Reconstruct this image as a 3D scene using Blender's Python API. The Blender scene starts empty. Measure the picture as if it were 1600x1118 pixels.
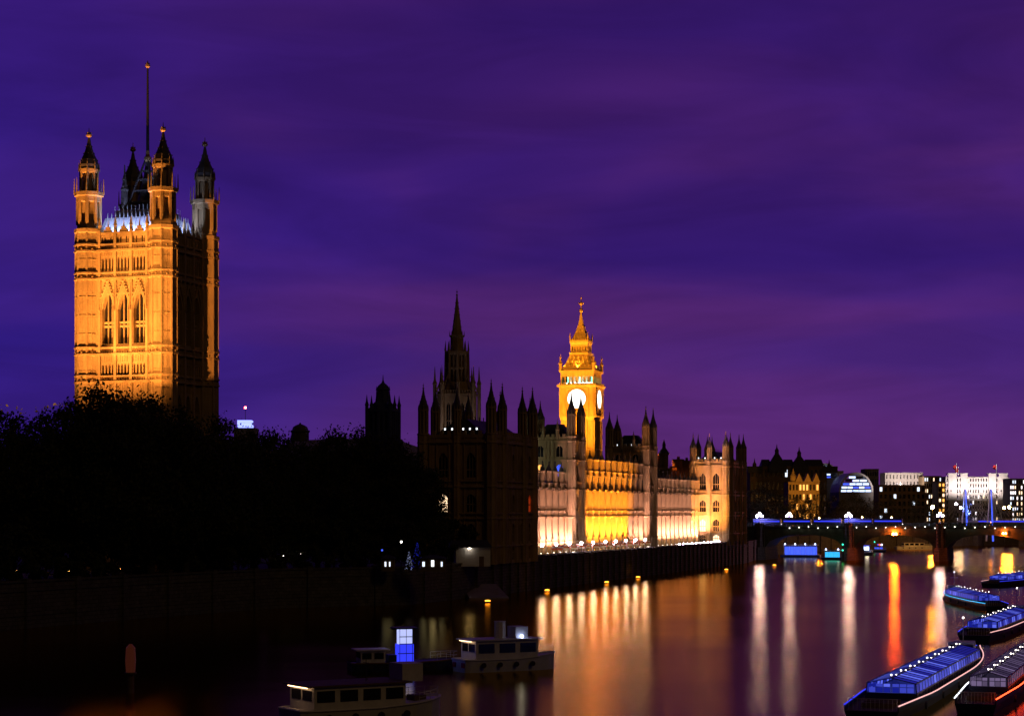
import bpy, math, random
from mathutils import Vector, Matrix

# ------------------------------------------------------------------ camera, sky, exposure
F, HZ, CAMH = 3100.0, 798.0, 20.0          # focal length in photo pixels, horizon row, eye height over the water
scn = bpy.context.scene
col = scn.collection
R = math.radians

def lin(r, g, b):
    f = lambda c: (c / 255 / 12.92) if c / 255 <= .04045 else ((c / 255 + .055) / 1.055) ** 2.4
    return (f(r), f(g), f(b), 1)

cam = bpy.data.cameras.new('camera')
cam.sensor_width = 36
cam.lens = 36 * F / 1600
cam.shift_y = (HZ - 559) / 1600
cam.clip_start, cam.clip_end = 1, 20000
cam_o = bpy.data.objects.new('camera', cam)
cam_o.location = (0, 0, CAMH)
cam_o.rotation_euler = (R(90), 0, 0)
col.objects.link(cam_o)
scn.camera = cam_o

scn.view_settings.view_transform = 'Standard'
scn.view_settings.look = 'None'
scn.view_settings.exposure = 0
scn.view_settings.gamma = 1
scn.cycles.use_denoising = True
scn.cycles.sample_clamp_indirect = 6
scn.cycles.max_bounces = 5
scn.cycles.diffuse_bounces = 2
scn.cycles.glossy_bounces = 3
scn.cycles.caustics_reflective = False

world = bpy.data.worlds.new('World')
scn.world = world
world.use_nodes = True
def build_sky():
    nt = world.node_tree
    N, L = nt.nodes, nt.links
    N.clear()
    out = N.new('ShaderNodeOutputWorld')
    tc = N.new('ShaderNodeTexCoord')
    sep = N.new('ShaderNodeSeparateXYZ')
    L.new(tc.outputs['Generated'], sep.inputs[0])
    def mr(src, a, b, c=0, d=1):
        m = N.new('ShaderNodeMapRange')
        m.inputs['From Min'].default_value = a; m.inputs['From Max'].default_value = b
        m.inputs['To Min'].default_value = c; m.inputs['To Max'].default_value = d
        m.interpolation_type = 'SMOOTHSTEP' if c == 0 and d == 1 else 'LINEAR'
        L.new(src, m.inputs[0]); return m.outputs[0]
    def mix(fac, a, b):
        m = N.new('ShaderNodeMix'); m.data_type = 'RGBA'
        if isinstance(fac, float): m.inputs[0].default_value = fac
        else: L.new(fac, m.inputs[0])
        for s, v in ((6, a), (7, b)):
            if isinstance(v, tuple): m.inputs[s].default_value = v
            else: L.new(v, m.inputs[s])
        return m.outputs[2]
    def ramp(src, stops):
        r = N.new('ShaderNodeValToRGB')
        e = r.color_ramp.elements
        e[0].position, e[0].color = stops[0][0], lin(*stops[0][1])
        e[1].position, e[1].color = stops[-1][0], lin(*stops[-1][1])
        for p, c in stops[1:-1]:
            k = e.new(p); k.color = lin(*c)
        L.new(src, r.inputs[0]); return r.outputs[0]
    el = mr(sep.outputs[2], -.02, .27, 0, 1.0001)
    right = ramp(el, [(0, (106, 52, 112)), (.10, (94, 46, 112)), (.26, (70, 33, 112)), (.5, (50, 20, 110)), (.75, (60, 23, 104)), (1, (58, 22, 98))])
    left = ramp(el, [(0, (56, 26, 170)), (.2, (56, 27, 146)), (.38, (42, 18, 128)), (.7, (44, 17, 116)), (1, (52, 19, 114))])
    base = mix(mr(sep.outputs[0], -.27, .04), left, right)
    # long smeared cloud bands, warped and slightly tilted
    mp = N.new('ShaderNodeMapping')
    mp.inputs['Rotation'].default_value = (0, R(8), 0)
    mp.inputs['Scale'].default_value = (2.2, 1.0, 10)
    mp.inputs['Location'].default_value = (3.1, .4, 1.7)
    L.new(tc.outputs['Generated'], mp.inputs[0])
    nz = N.new('ShaderNodeTexNoise'); nz.inputs['Scale'].default_value = 1.6
    nz.inputs['Detail'].default_value = 3; nz.inputs['Roughness'].default_value = .45; nz.inputs['Distortion'].default_value = .5
    L.new(mp.outputs[0], nz.inputs['Vector'])
    c1 = mr(nz.outputs[0], .44, .70)
    m1 = N.new('ShaderNodeMath'); m1.operation = 'MULTIPLY'; m1.inputs[1].default_value = .7; L.new(c1, m1.inputs[0])
    lit = mix(m1.outputs[0], base, mix(mr(sep.outputs[0], -.27, .0), lin(58, 25, 126), lin(86, 36, 112)))
    c2 = mr(nz.outputs[0], .50, .30)
    m2 = N.new('ShaderNodeMath'); m2.operation = 'MULTIPLY'; m2.inputs[1].default_value = .62; L.new(c2, m2.inputs[0])
    full = mix(m2.outputs[0], lit, lin(40, 14, 100))
    mpb = N.new('ShaderNodeMapping'); mpb.inputs['Rotation'].default_value = (0, R(14), 0); mpb.inputs['Scale'].default_value = (4, 2, 19); mpb.inputs['Location'].default_value = (7.3, 1.1, .6)
    L.new(tc.outputs['Generated'], mpb.inputs[0])
    nb = N.new('ShaderNodeTexNoise'); nb.inputs['Scale'].default_value = 1.5; nb.inputs['Detail'].default_value = 4; nb.inputs['Roughness'].default_value = .55; nb.inputs['Distortion'].default_value = .8
    L.new(mpb.outputs[0], nb.inputs['Vector'])
    vb = mr(nb.outputs[0], .35, .68, .86, 1.16)
    hs = N.new('ShaderNodeHueSaturation'); hs.inputs['Saturation'].default_value = .98
    L.new(full, hs.inputs['Color']); L.new(vb, hs.inputs['Value']); full = hs.outputs[0]
    glow = N.new('ShaderNodeBackground'); glow.inputs[1].default_value = 1.0
    # city glow ahead over the river; sky behind and overhead darkened to dim camera-facing walls
    full = mix(mr(sep.outputs[1], .35, .88), (.0035, .0016, .006, 1), full)
    L.new(full, glow.inputs[0])
    sky = N.new('ShaderNodeTexSky'); sky.sky_type = 'NISHITA'; sky.sun_disc = False
    sky.sun_elevation = R(-6); sky.sun_rotation = R(-60)
    dusk = N.new('ShaderNodeBackground'); dusk.inputs[1].default_value = .02
    L.new(sky.outputs[0], dusk.inputs[0])
    add = N.new('ShaderNodeAddShader')
    L.new(glow.outputs[0], add.inputs[0]); L.new(dusk.outputs[0], add.inputs[1])
    L.new(add.outputs[0], out.inputs[0])
build_sky()

sun = bpy.data.lights.new('sun', 'SUN')
sun.energy = .07; sun.angle = R(10); sun.color = (1, .6, .16)
sun_o = bpy.data.objects.new('sun', sun)
sun_o.rotation_euler = (R(55), 0, R(38))
col.objects.link(sun_o)

# ------------------------------------------------------------------ helpers
def at(px, py, d):
    return Vector(((px - 800) / F * d, d, CAMH + (HZ - py) / F * d))
def on_water(px, py, z=0):
    d = (CAMH - z) * F / (py - HZ)
    return Vector(((px - 800) / F * d, d, z))

class MB:
    def __init__(s): s.v = []; s.f = []; s.m = []
    def face(s, pts, m=0):
        b = len(s.v); s.v += [tuple(p) for p in pts]; s.f.append(tuple(range(b, b + len(pts)))); s.m.append(m)
    def hexa(s, a, b, m=0):                      # two rings of points joined, both ends closed
        n = len(a); o = len(s.v); s.v += [tuple(p) for p in a] + [tuple(p) for p in b]
        s.f.append(tuple(range(o, o + n))[::-1]); s.f.append(tuple(range(o + n, o + 2 * n))); s.m += [m, m]
        for i in range(n):
            j = (i + 1) % n
            s.f.append((o + i, o + j, o + n + j, o + n + i)); s.m.append(m)
    def box(s, x0, x1, y0, y1, z0, z1, m=0):
        s.hexa([(x0, y0, z0), (x1, y0, z0), (x1, y1, z0), (x0, y1, z0)], [(x0, y0, z1), (x1, y0, z1), (x1, y1, z1), (x0, y1, z1)], m)
    def pyr(s, cx, cy, z0, z1, hx0, hy0, hx1, hy1, m=0):
        q = lambda hx, hy, z: [(cx - hx, cy - hy, z), (cx + hx, cy - hy, z), (cx + hx, cy + hy, z), (cx - hx, cy + hy, z)]
        s.hexa(q(hx0, hy0, z0), q(hx1, hy1, z1), m)
    def lathe(s, cx, cy, prof, n=8, m=0, rot=None):
        rot = math.pi / n if rot is None else rot
        o = len(s.v); k = len(prof)
        for r, z in prof:
            for i in range(n):
                t = rot + 2 * math.pi * i / n
                s.v.append((cx + r * math.cos(t), cy + r * math.sin(t), z))
        for j in range(k - 1):
            for i in range(n):
                i2 = (i + 1) % n
                s.f.append((o + j * n + i, o + j * n + i2, o + (j + 1) * n + i2, o + (j + 1) * n + i)); s.m.append(m)
        s.f.append(tuple(o + i for i in range(n))[::-1]); s.m.append(m)
        s.f.append(tuple(o + (k - 1) * n + i for i in range(n))); s.m.append(m)
    def tube(s, p, q, r0, r1, n=6, m=0):
        p, q = Vector(p), Vector(q); d = (q - p)
        if d.length < 1e-6: return
        d.normalize(); a = d.orthogonal().normalized(); b = d.cross(a)
        ring = lambda c, r: [c + a * r * math.cos(2 * math.pi * i / n) + b * r * math.sin(2 * math.pi * i / n) for i in range(n)]
        s.hexa(ring(p, r0), ring(q, r1), m)
    def ball(s, c, r, n=8, k=5, m=0):
        s.lathe(c[0], c[1], [(max(.02 * r, r * math.sin(math.pi * j / k)), c[2] - r * math.cos(math.pi * j / k)) for j in range(k + 1)], n, m)
    def build(s, name, mats, parent=None, loc=None, smooth=False):
        me = bpy.data.meshes.new(name)
        me.from_pydata(s.v, [], s.f)
        for mt in (mats if isinstance(mats, (list, tuple)) else [mats]): me.materials.append(mt)
        if any(s.m): me.polygons.foreach_set('material_index', s.m)
        if smooth: me.polygons.foreach_set('use_smooth', [True] * len(s.f))
        me.update()
        o = bpy.data.objects.new(name, me); col.objects.link(o)
        if parent: o.parent = parent
        if loc is not None: o.location = loc
        return o

def tag(o, label, cat, group=None):
    o['label'] = label; o['category'] = cat
    if group: o['group'] = group
    return o
def thing(name, label, cat, loc=(0, 0, 0), rz=0, group=None):
    o = bpy.data.objects.new(name, None); col.objects.link(o)
    o.empty_display_size = 1
    o.location = loc; o.rotation_euler = (0, 0, rz)
    return tag(o, label, cat, group)
def structure(o): o['kind'] = 'structure'; return o
def dup(root, loc, rz=None, label=None, scale=None):
    r = root.copy(); col.objects.link(r); r.location = loc
    if rz is not None: r.rotation_euler = (0, 0, rz)
    if scale: r.scale = scale
    if label: r['label'] = label
    for ch in list(root.children):
        c = ch.copy(); col.objects.link(c); c.parent = r
        for g in list(ch.children):
            d = g.copy(); col.objects.link(d); d.parent = c
    return r
ORD = ['first', 'second', 'third', 'fourth', 'fifth', 'sixth', 'seventh', 'eighth', 'ninth', 'tenth', 'eleventh', 'twelfth', 'thirteenth']

# ------------------------------------------------------------------ materials
def mat(name, c, rough=.8, metal=0, var=.25, scale=.6, bump=0, streak=1.0, spec=.3):
    m = bpy.data.materials.new(name); m.use_nodes = True
    nt = m.node_tree; N, L = nt.nodes, nt.links
    b = N['Principled BSDF']
    b.inputs['Roughness'].default_value = rough; b.inputs['Metallic'].default_value = metal
    b.inputs['Specular IOR Level'].default_value = spec
    if var:
        tc = N.new('ShaderNodeTexCoord'); mp = N.new('ShaderNodeMapping')
        mp.inputs['Scale'].default_value = (1, 1, streak)
        L.new(tc.outputs['Object'], mp.inputs[0])
        nz = N.new('ShaderNodeTexNoise'); nz.inputs['Scale'].default_value = scale; nz.inputs['Detail'].default_value = 6
        nz.inputs['Roughness'].default_value = .65
        L.new(mp.outputs[0], nz.inputs['Vector'])
        r = N.new('ShaderNodeValToRGB'); e = r.color_ramp.elements
        e[0].position = .3; e[0].color = tuple(x * (1 - var) for x in c) + (1,)
        e[1].position = .7; e[1].color = tuple(min(1, x * (1 + var)) for x in c) + (1,)
        L.new(nz.outputs[0], r.inputs[0]); L.new(r.outputs[0], b.inputs['Base Color'])
        if bump:
            n2 = N.new('ShaderNodeTexNoise'); n2.inputs['Scale'].default_value = 2.2; n2.inputs['Detail'].default_value = 4
            L.new(tc.outputs['Object'], n2.inputs['Vector'])
            bp = N.new('ShaderNodeBump'); bp.inputs['Strength'].default_value = bump; bp.inputs['Distance'].default_value = .3
            L.new(n2.outputs[0], bp.inputs['Height']); L.new(bp.outputs[0], b.inputs['Normal'])
    else:
        b.inputs['Base Color'].default_value = tuple(c) + (1,)
    return m
def glow(name, c, s):
    m = bpy.data.materials.new(name); m.use_nodes = True
    b = m.node_tree.nodes['Principled BSDF']
    b.inputs['Base Color'].default_value = (.02, .02, .02, 1)
    b.inputs['Emission Color'].default_value = tuple(c) + (1,)
    b.inputs['Emission Strength'].default_value = s
    return m
M = {}
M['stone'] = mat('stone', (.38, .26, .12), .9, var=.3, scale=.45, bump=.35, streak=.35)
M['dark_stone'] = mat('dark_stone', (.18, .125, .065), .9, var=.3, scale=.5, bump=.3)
M['pale_stone'] = mat('pale_stone', (.42, .38, .33), .9, var=.2, scale=.3)
M['granite'] = mat('granite', (.14, .12, .10), .85, var=.35, scale=.8, bump=.4)
def coursed(m):
    nt = m.node_tree; N, L = nt.nodes, nt.links; b = N['Principled BSDF']; tc = N.new('ShaderNodeTexCoord'); sx = N.new('ShaderNodeSeparateXYZ'); L.new(tc.outputs['Object'], sx.inputs[0])
    ad = N.new('ShaderNodeMath'); L.new(sx.outputs[0], ad.inputs[0]); L.new(sx.outputs[1], ad.inputs[1]); cx = N.new('ShaderNodeCombineXYZ'); L.new(ad.outputs[0], cx.inputs[0]); L.new(sx.outputs[2], cx.inputs[1])
    br = N.new('ShaderNodeTexBrick'); br.inputs['Scale'].default_value = 1; br.inputs['Brick Width'].default_value = 1.6; br.inputs['Row Height'].default_value = .7; br.inputs['Mortar Size'].default_value = .05
    br.inputs['Color1'].default_value = (1, 1, 1, 1); br.inputs['Color2'].default_value = (.65, .65, .65, 1); br.inputs['Mortar'].default_value = (.2, .2, .2, 1); L.new(cx.outputs[0], br.inputs['Vector'])
    old = b.inputs['Base Color'].links[0].from_socket; mx = N.new('ShaderNodeMix'); mx.data_type = 'RGBA'; mx.blend_type = 'MULTIPLY'; mx.inputs[0].default_value = .85
    L.new(old, mx.inputs[6]); L.new(br.outputs['Color'], mx.inputs[7]); L.new(mx.outputs[2], b.inputs['Base Color'])
coursed(M['granite'])
M['lead'] = mat('lead', (.09, .08, .08), .6, var=.3, scale=.6)
M['iron_roof'] = mat('iron_roof', (.3, .31, .33), .55, var=.25, scale=.8)
M['gold_iron'] = mat('gilded_iron', (.42, .30, .12), .5, var=.25, scale=1.2)
M['gilt'] = mat('gilt', (.42, .28, .12), .5, .4, var=.1)
M['slate'] = mat('slate', (.05, .05, .055), .6, var=.3, scale=.7)
M['brick'] = mat('brick', (.22, .09, .06), .9, var=.3, scale=1.0)
M['glass'] = mat('glass', (.012, .012, .014), .15, var=0, spec=.5)
M['iron'] = mat('iron', (.03, .03, .03), .5, var=0)
M['bridge_paint'] = mat('bridge_paint', (.10, .13, .09), .6, var=.3, scale=.5)
M['asphalt'] = mat('asphalt', (.05, .05, .05), .9, var=.2)
M['paving'] = mat('paving', (.16, .14, .12), .9, var=.2, scale=.4)
M['soil'] = mat('lawn', (.035, .045, .018), .95, var=.4, scale=.15)
M['bark'] = mat('bark', (.07, .055, .04), .95, var=.3, scale=2)
M['leaf'] = mat('leaf', (.045, .05, .016), .8, var=.35, scale=.35)
M['leaf2'] = mat('leaf_far', (.06, .06, .02), .8, var=.35, scale=.25)
M['white'] = mat('white_paint', (.7, .68, .64), .5, var=.12, scale=.8)
M['navy'] = mat('navy_paint', (.03, .04, .09), .4, var=.15)
M['red'] = mat('red_paint', (.5, .04, .03), .4, var=.1)
M['canvas'] = mat('canvas', (.7, .62, .52), .9, var=.1)
M['canvas_red'] = mat('canvas_red', (.55, .12, .04), .9, var=.1)
M['concrete'] = mat('concrete', (.3, .28, .27), .85, var=.2, scale=.1)
M['timber'] = mat('timber', (.16, .10, .06), .8, var=.3)
M['bluelight_slate'] = mat('bluelight_slate', (.05, .06, .16), .7, var=.2)  # dim blue light on the ventilation tower is put into this colour
M['lead_roof'] = mat('lead_roof', (.32, .27, .33), .6, var=.25, scale=.25)
for k, c, s in (('e_dial', (1, .95, .85), 3.2), ('e_belfry', (.85, 1, .8), 9), ('e_green', (.05, 1, .55), 3), ('e_warm', (1, .78, .5), 16),
                ('e_lamp', (1, .80, 1.1), 110), ('e_bridge', (1, .80, 1.7), 150), ('e_white', (.9, .95, 1), 2.5), ('e_coolwin', (.75, .85, 1), 1.6),
                ('e_warmwin', (1, .68, .4), 2.2), ('e_orangewin', (1, .42, .08), 2), ('e_bluewin_glow', (.06, .12, 1), 1.2), ('e_redwin', (1, .1, .02), .9),
                ('e_blue', (.035, .05, 1), 1.0), ('e_bluedeck', (.04, .06, 1), 130), ('e_screen', (.5, .56, 1), 1.05), ('e_bluewhite', (.45, .55, 1), 9), ('e_cyan', (.04, .5, 1), 1.3), ('e_red', (1, .06, .015), 6),
                ('e_redlamp', (1, .12, .01), 700), ('e_amber', (1, .38, .03), 7), ('e_sodium', (1, .42, .06), 800), ('e_pink', (1, .5, .47), 1.2),
                ('e_beacon', (1, .05, .05), 60), ('e_crown', (.26, .31, 1), 2.2), ('e_dot', (1, .9, .8), 8), ('e_glasshall', (.5, .65, 1), 2.2),
                ('e_deckfill', (1, .6, .3), 5), ('e_warmdim', (.6, .45, .9), 40), ('e_ground', (1, .74, .5), 7), ('e_flood', (1, .85, .7), 25), ('e_floody', (1, .5, .1), 14), ('e_bright', (1, .9, .92), 2.6), ('e_redreflect', (1, .2, .1), .03)):
    M[k] = glow(k[2:] + '_light', c, s)

# ------------------------------------------------------------------ lamps and floods
def spot(parent, loc, target, power, c, ang, blend=.6, rad=.3):
    l = bpy.data.lights.new('beam', 'SPOT'); l.energy = power; l.color = c
    l.spot_size = R(ang); l.spot_blend = blend; l.shadow_soft_size = rad
    o = bpy.data.objects.new('beam', l); col.objects.link(o)
    o.parent = parent; o.location = loc
    o.rotation_euler = (Vector(target) - (Vector(parent.location) + Vector(loc))).to_track_quat('-Z', 'Y').to_euler()
    return o
def floodlight(loc, target, power, c, ang, label, group, blend=.6, lens='e_flood', size=.45):
    loc = Vector(loc)
    t = thing('floodlight', label, 'floodlight', loc, 0, group)
    rot = (Vector(target) - loc).to_track_quat('-Z', 'Y').to_euler()
    h = MB(); h.pyr(0, 0, -.05, .5 * size * 2, size, size * .8, size * .6, size * .5)
    ho = h.build('housing', M['iron'], t, (0, 0, .9)); ho.rotation_euler = rot
    ln = MB(); ln.box(-size * .9, size * .9, -size * .7, size * .7, -.09, -.055)
    lo = ln.build('lens', M[lens], t, (0, 0, .9)); lo.rotation_euler = rot
    b = MB(); b.box(-.25, .25, -.25, .25, 0, .06); b.tube((0, 0, .06), (0, 0, .9), .07, .07)
    b.build('bracket', M['iron'], t)
    fw = (Vector(target) - loc).normalized() * .35
    spot(t, Vector((0, 0, .9)) + fw, target, power, c, ang, blend)
    return t

def mast(loc, h):
    t = thing('lighting_mast', 'tall slim lighting mast at the left end of the garden river wall', 'lighting mast', loc)
    m = MB(); m.lathe(0, 0, [(.45, 0), (.3, .5), (.16, h - .1)], 8); m.build('pole', M['iron'], t)
    m = MB(); m.box(-.6, .6, -.6, .6, h - .1, h - .01); m.build('platform', M['iron'], t)

# ------------------------------------------------------------------ wall building with real openings
def arch(o, k=5):
    u0, u1, z0, zs, zt = o
    if zt - zs < .01: return [(u0, zs), (u1, zs)]
    c, w = (u0 + u1) / 2, (u1 - u0) / 2
    left = [(u0 + w * i / k, zs + (zt - zs) * math.sin(i / k * math.pi / 2) ** .85) for i in range(k + 1)]
    return left + [(2 * c - x, z) for x, z in left[-2::-1]]
def wall(mb, P, u0, u1, rows, depth):
    for z0, z1, ops in rows:
        x = u0
        for o in sorted(ops):
            a, b, s0, zs, zt = o
            mb.face([P(x, z0, 0), P(a, z0, 0), P(a, z1, 0), P(x, z1, 0)])
            mb.face([P(a, z0, 0), P(b, z0, 0), P(b, s0, 0), P(a, s0, 0)])
            pts = arch(o)
            for (xa, za), (xb, zb) in zip(pts, pts[1:]):
                mb.face([P(xa, za, 0), P(xb, zb, 0), P(xb, z1, 0), P(xa, z1, 0)])
            ring = [(a, s0)] + pts + [(b, s0)]
            for i in range(len(ring)):
                (xa, za), (xb, zb) = ring[i], ring[(i + 1) % len(ring)]
                if (xa, za) != (xb, zb):
                    mb.face([P(xa, za, 0), P(xb, zb, 0), P(xb, zb, -depth), P(xa, za, -depth)])
            x = b
        mb.face([P(x, z0, 0), P(u1, z0, 0), P(u1, z1, 0), P(x, z1, 0)])
def window(par, P, o, depth, nm=1, trans=(), pane='glass', frame='stone', name='window', bar=.12):
    a, b, s0, zs, zt = o
    mb = MB()
    mb.face([P(x, z, -depth + .02) for x, z in [(a, s0)] + arch(o) + [(b, s0)]], 1)
    def bx(ua, ub, za, zb):
        w0, w1 = -depth + .03, -depth + .03 + bar * 1.6
        mb.hexa([P(ua, za, w0), P(ub, za, w0), P(ub, zb, w0), P(ua, zb, w0)], [P(ua, za, w1), P(ub, za, w1), P(ub, zb, w1), P(ua, zb, w1)])
    for i in range(nm):
        u = a + (b - a) * (i + 1) / (nm + 1)
        f = 1 - abs(2 * (u - a) / (b - a) - 1)
        bx(u - bar / 2, u + bar / 2, s0, zs + (zt - zs) * math.sin(f * math.pi / 2) ** .85 - .02)
    for z in trans: bx(a, b, z - bar, z + bar)
    return mb.build(name, [M[frame], M[pane]], par)
def pbox(mb, P, ua, ub, za, zb, w0, w1, m=0):
    mb.hexa([P(ua, za, w0), P(ub, za, w0), P(ub, za, w1), P(ua, za, w1)], [P(ua, zb, w0), P(ub, zb, w0), P(ub, zb, w1), P(ua, zb, w1)], m)
def finial(par, x, y, z, h, r=.35, m='gilt'):
    f = MB(); f.lathe(x, y, [(r * .3, z), (r, z + h * .18), (r * .3, z + h * .34), (r * .22, z + h * .5), (r * .8, z + h * .62), (r * .15, z + h * .72), (.04, z + h)], 8)
    return f.build('finial', M[m], par)
def turret(par, x, y, z0, zp, zt, r, m='stone', rm='lead', rings=()):
    """octagonal stair turret: ribbed shaft, slit upper stage with a dark core, crocketed cap, finial"""
    b = MB(); h = zt - zp; zl = zp + h * .50
    b.lathe(x, y, [(r, z0), (r, zp), (r * 1.16, zp + .15), (r * 1.16, zp + .5), (r * .6, zp + .55), (r * .6, zl), (r * 1.0, zl + .05), (r * 1.0, zl + .4)])
    for i in range(8):
        t = math.pi / 8 + i * math.pi / 4; c, s = math.cos(t), math.sin(t)
        b.tube((x + r * c, y + r * s, z0), (x + r * c, y + r * s, zp + .1), r * .1, r * .1, 4)
        b.tube((x + r * .82 * c, y + r * .82 * s, zp + .5), (x + r * .82 * c, y + r * .82 * s, zl + .05), r * .17, r * .17, 5)
        b.tube((x + r * .9 * c, y + r * .9 * s, zl + .3), (x + r * .9 * c, y + r * .9 * s, zl + .4 + h * .1), r * .14, .02, 4)
    for z in rings: b.lathe(x, y, [(r * 1.0, z), (r * 1.14, z + .1), (r * 1.14, z + .45), (r * 1.0, z + .55)])
    o = b.build('turret', M[m], par)
    sp = MB(); zs = zl + .4
    sp.lathe(x, y, [(r * .9, zs), (r * .86, zs + h * .08), (r * .55, zs + h * .19), (r * .28, zs + h * .30), (r * .13, zt - .6), (r * .1, zt - .5)])
    for i in range(8):
        t = math.pi / 8 + i * math.pi / 4
        for k in range(3):
            f = (.9, .62, .32)[k]; zz = zs + h * (.05, .17, .28)[k]
            sp.ball((x + r * f * math.cos(t), y + r * f * math.sin(t), zz), r * .09, 4, 3)
    sp.build('turret_roof', M[rm], o)
    finial(o, x, y, zt - .55, 1.5, .28)
    return o

# ------------------------------------------------------------------ the setting: water, banks
PA = R(18)                                         # the river front runs 18 degrees right of the view axis
U = Vector((math.sin(PA), math.cos(PA), 0)); V = Vector((-math.cos(PA), math.sin(PA), 0))
A0 = Vector((4.84, 500, 0)); PR = R(90) - PA
TZ = 7.4
def W(s, i, z=TZ): return A0 + U * s + V * i + Vector((0, 0, z))

wm = bpy.data.materials.new('river_water'); wm.use_nodes = True
def build_water():
    nt = wm.node_tree; N, L = nt.nodes, nt.links; N.remove(N['Principled BSDF']); out = N['Material Output']
    mud = N.new('ShaderNodeBsdfDiffuse'); mud.inputs[0].default_value = (.02, .011, .006, 1)
    gl = N.new('ShaderNodeBsdfGlossy'); gl.distribution = 'BECKMANN'; gl.inputs['Color'].default_value = (1, .7, .25, 1)   # silty water browns what it mirrors
    fr = N.new('ShaderNodeFresnel'); fr.inputs[0].default_value = 1.33
    mu = N.new('ShaderNodeMath'); mu.operation = 'MULTIPLY'; mu.inputs[1].default_value = 1.35; mu.use_clamp = True; L.new(fr.outputs[0], mu.inputs[0])
    mx = N.new('ShaderNodeMixShader'); L.new(mu.outputs[0], mx.inputs[0]); L.new(mud.outputs[0], mx.inputs[1]); L.new(gl.outputs[0], mx.inputs[2]); L.new(mx.outputs[0], out.inputs[0])
    tc = N.new('ShaderNodeTexCoord')
    mp = N.new('ShaderNodeMapping'); mp.inputs['Scale'].default_value = (.006, .02, 1); mp.inputs['Rotation'].default_value = (0, 0, R(-8))
    L.new(tc.outputs['Object'], mp.inputs[0])
    nz = N.new('ShaderNodeTexNoise'); nz.inputs['Scale'].default_value = 1; nz.inputs['Detail'].default_value = 4
    L.new(mp.outputs[0], nz.inputs['Vector'])
    m = N.new('ShaderNodeMapRange'); m.inputs['From Min'].default_value = .3; m.inputs['From Max'].default_value = .7
    m.inputs['To Min'].default_value = .18; m.inputs['To Max'].default_value = .24
    L.new(nz.outputs[0], m.inputs[0]); L.new(m.outputs[0], gl.inputs['Roughness'])
    mp2 = N.new('ShaderNodeMapping'); mp2.inputs['Scale'].default_value = (.02, .16, 1); mp2.inputs['Rotation'].default_value = (0, 0, R(-10))
    L.new(tc.outputs['Object'], mp2.inputs[0])
    n2 = N.new('ShaderNodeTexNoise'); n2.inputs['Scale'].default_value = 1; n2.inputs['Detail'].default_value = 2
    L.new(mp2.outputs[0], n2.inputs['Vector'])
    bp = N.new('ShaderNodeBump'); bp.inputs['Strength'].default_value = .06; bp.inputs['Distance'].default_value = .1
    L.new(n2.outputs[0], bp.inputs['Height']); L.new(bp.outputs[0], gl.inputs['Normal'])
build_water()
w = MB(); w.face([(-6000, -300, 0), (6000, -300, 0), (6000, 9000, 0), (-6000, 9000, 0)])
structure(w.build('water', wm))

SHORE = [(-190, 100), (-104, 292), (-85.6, 332), (-68.5, 371), (-48.7, 408), (-21.8, 424)]
c_s, c_n = W(-33.4, 0, 0), W(271.5, 0, 0)
SHORE += [(c_s.x, c_s.y), (c_n.x, c_n.y)]
FARSH = [(c_n.x, c_n.y), (100, 812), (116, 900), (165, 1010), (250, 1130), (420, 1270), (900, 1480), (6000, 2200)]
poly = SHORE + FARSH[1:] + [(6000, 9000), (-6000, 9000), (-6000, 100)]
g = MB(); g.face([(x, y, TZ - .1) for x, y in poly])
structure(g.build('ground', M['soil']))
def offset_line(pts, off):
    res = []
    for i, p in enumerate(pts):
        a = Vector(pts[max(0, i - 1)] + (0,)); b = Vector(pts[min(len(pts) - 1, i + 1)] + (0,))
        d = (b - a).normalized(); res.append((p[0] - d.y * off, p[1] + d.x * off))
    return res
def river_wall(pts, label, top, name='river_wall', pier=12, mt='granite'):
    t = thing(name, label, 'river wall', (pts[0][0], pts[0][1], 0))
    ox, oy = pts[0]
    mb = MB(); pp = MB(); cap = MB()
    inner = offset_line(pts, 1.2)
    for i in range(len(pts) - 1):
        a, b, c, d = pts[i], pts[i + 1], inner[i + 1], inner[i]
        q = lambda z, pts4=(a, b, c, d): [(p[0] - ox, p[1] - oy, z) for p in pts4]
        mb.hexa(q(-3), q(top)); 
        da = Vector((b[0] - a[0], b[1] - a[1], 0)); L = da.length; da.normalize(); nr = Vector((da.y, -da.x, 0))
        A = Vector((a[0] - ox, a[1] - oy, 0)); B = Vector((b[0] - ox, b[1] - oy, 0))
        for (z0, z1, o0) in ((top + .002, top + .28, .25), (top - 1.6, top - 1.25, .18), (2.2, 2.6, .15)):
            i0 = 1.45 if z0 > top else -.01
            cap.hexa([A + nr * o0 + Vector((0, 0, z0)), B + nr * o0 + Vector((0, 0, z0)), B - nr * i0 + Vector((0, 0, z0)), A - nr * i0 + Vector((0, 0, z0))],
                     [A + nr * o0 + Vector((0, 0, z1)), B + nr * o0 + Vector((0, 0, z1)), B - nr * i0 + Vector((0, 0, z1)), A - nr * i0 + Vector((0, 0, z1))])
        n = max(1, int(L / pier))
        for k in range(n):
            c0 = A + da * (k + .5) * L / n
            e = [c0 - da * .7 + nr * .5, c0 + da * .7 + nr * .5, c0 + da * .7 - nr * 1.5, c0 - da * .7 - nr * 1.5]
            pp.hexa([p + Vector((0, 0, -3)) for p in e], [p + Vector((0, 0, top + .6)) for p in e])
    mb.build('wall', M[mt], t); cap.build('coping', M[mt], t); pp.build('pier', M[mt], t)
    return t
river_wall(SHORE[:7], 'long black stone river wall below the dark gardens on the left', 7.9)
river_wall(SHORE[6:8], 'dark stone river wall below the lit palace terrace', 8.3, pier=6.4)
river_wall(FARSH[:7], 'far embankment wall beyond the road bridge', 7.9, pier=20)
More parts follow.
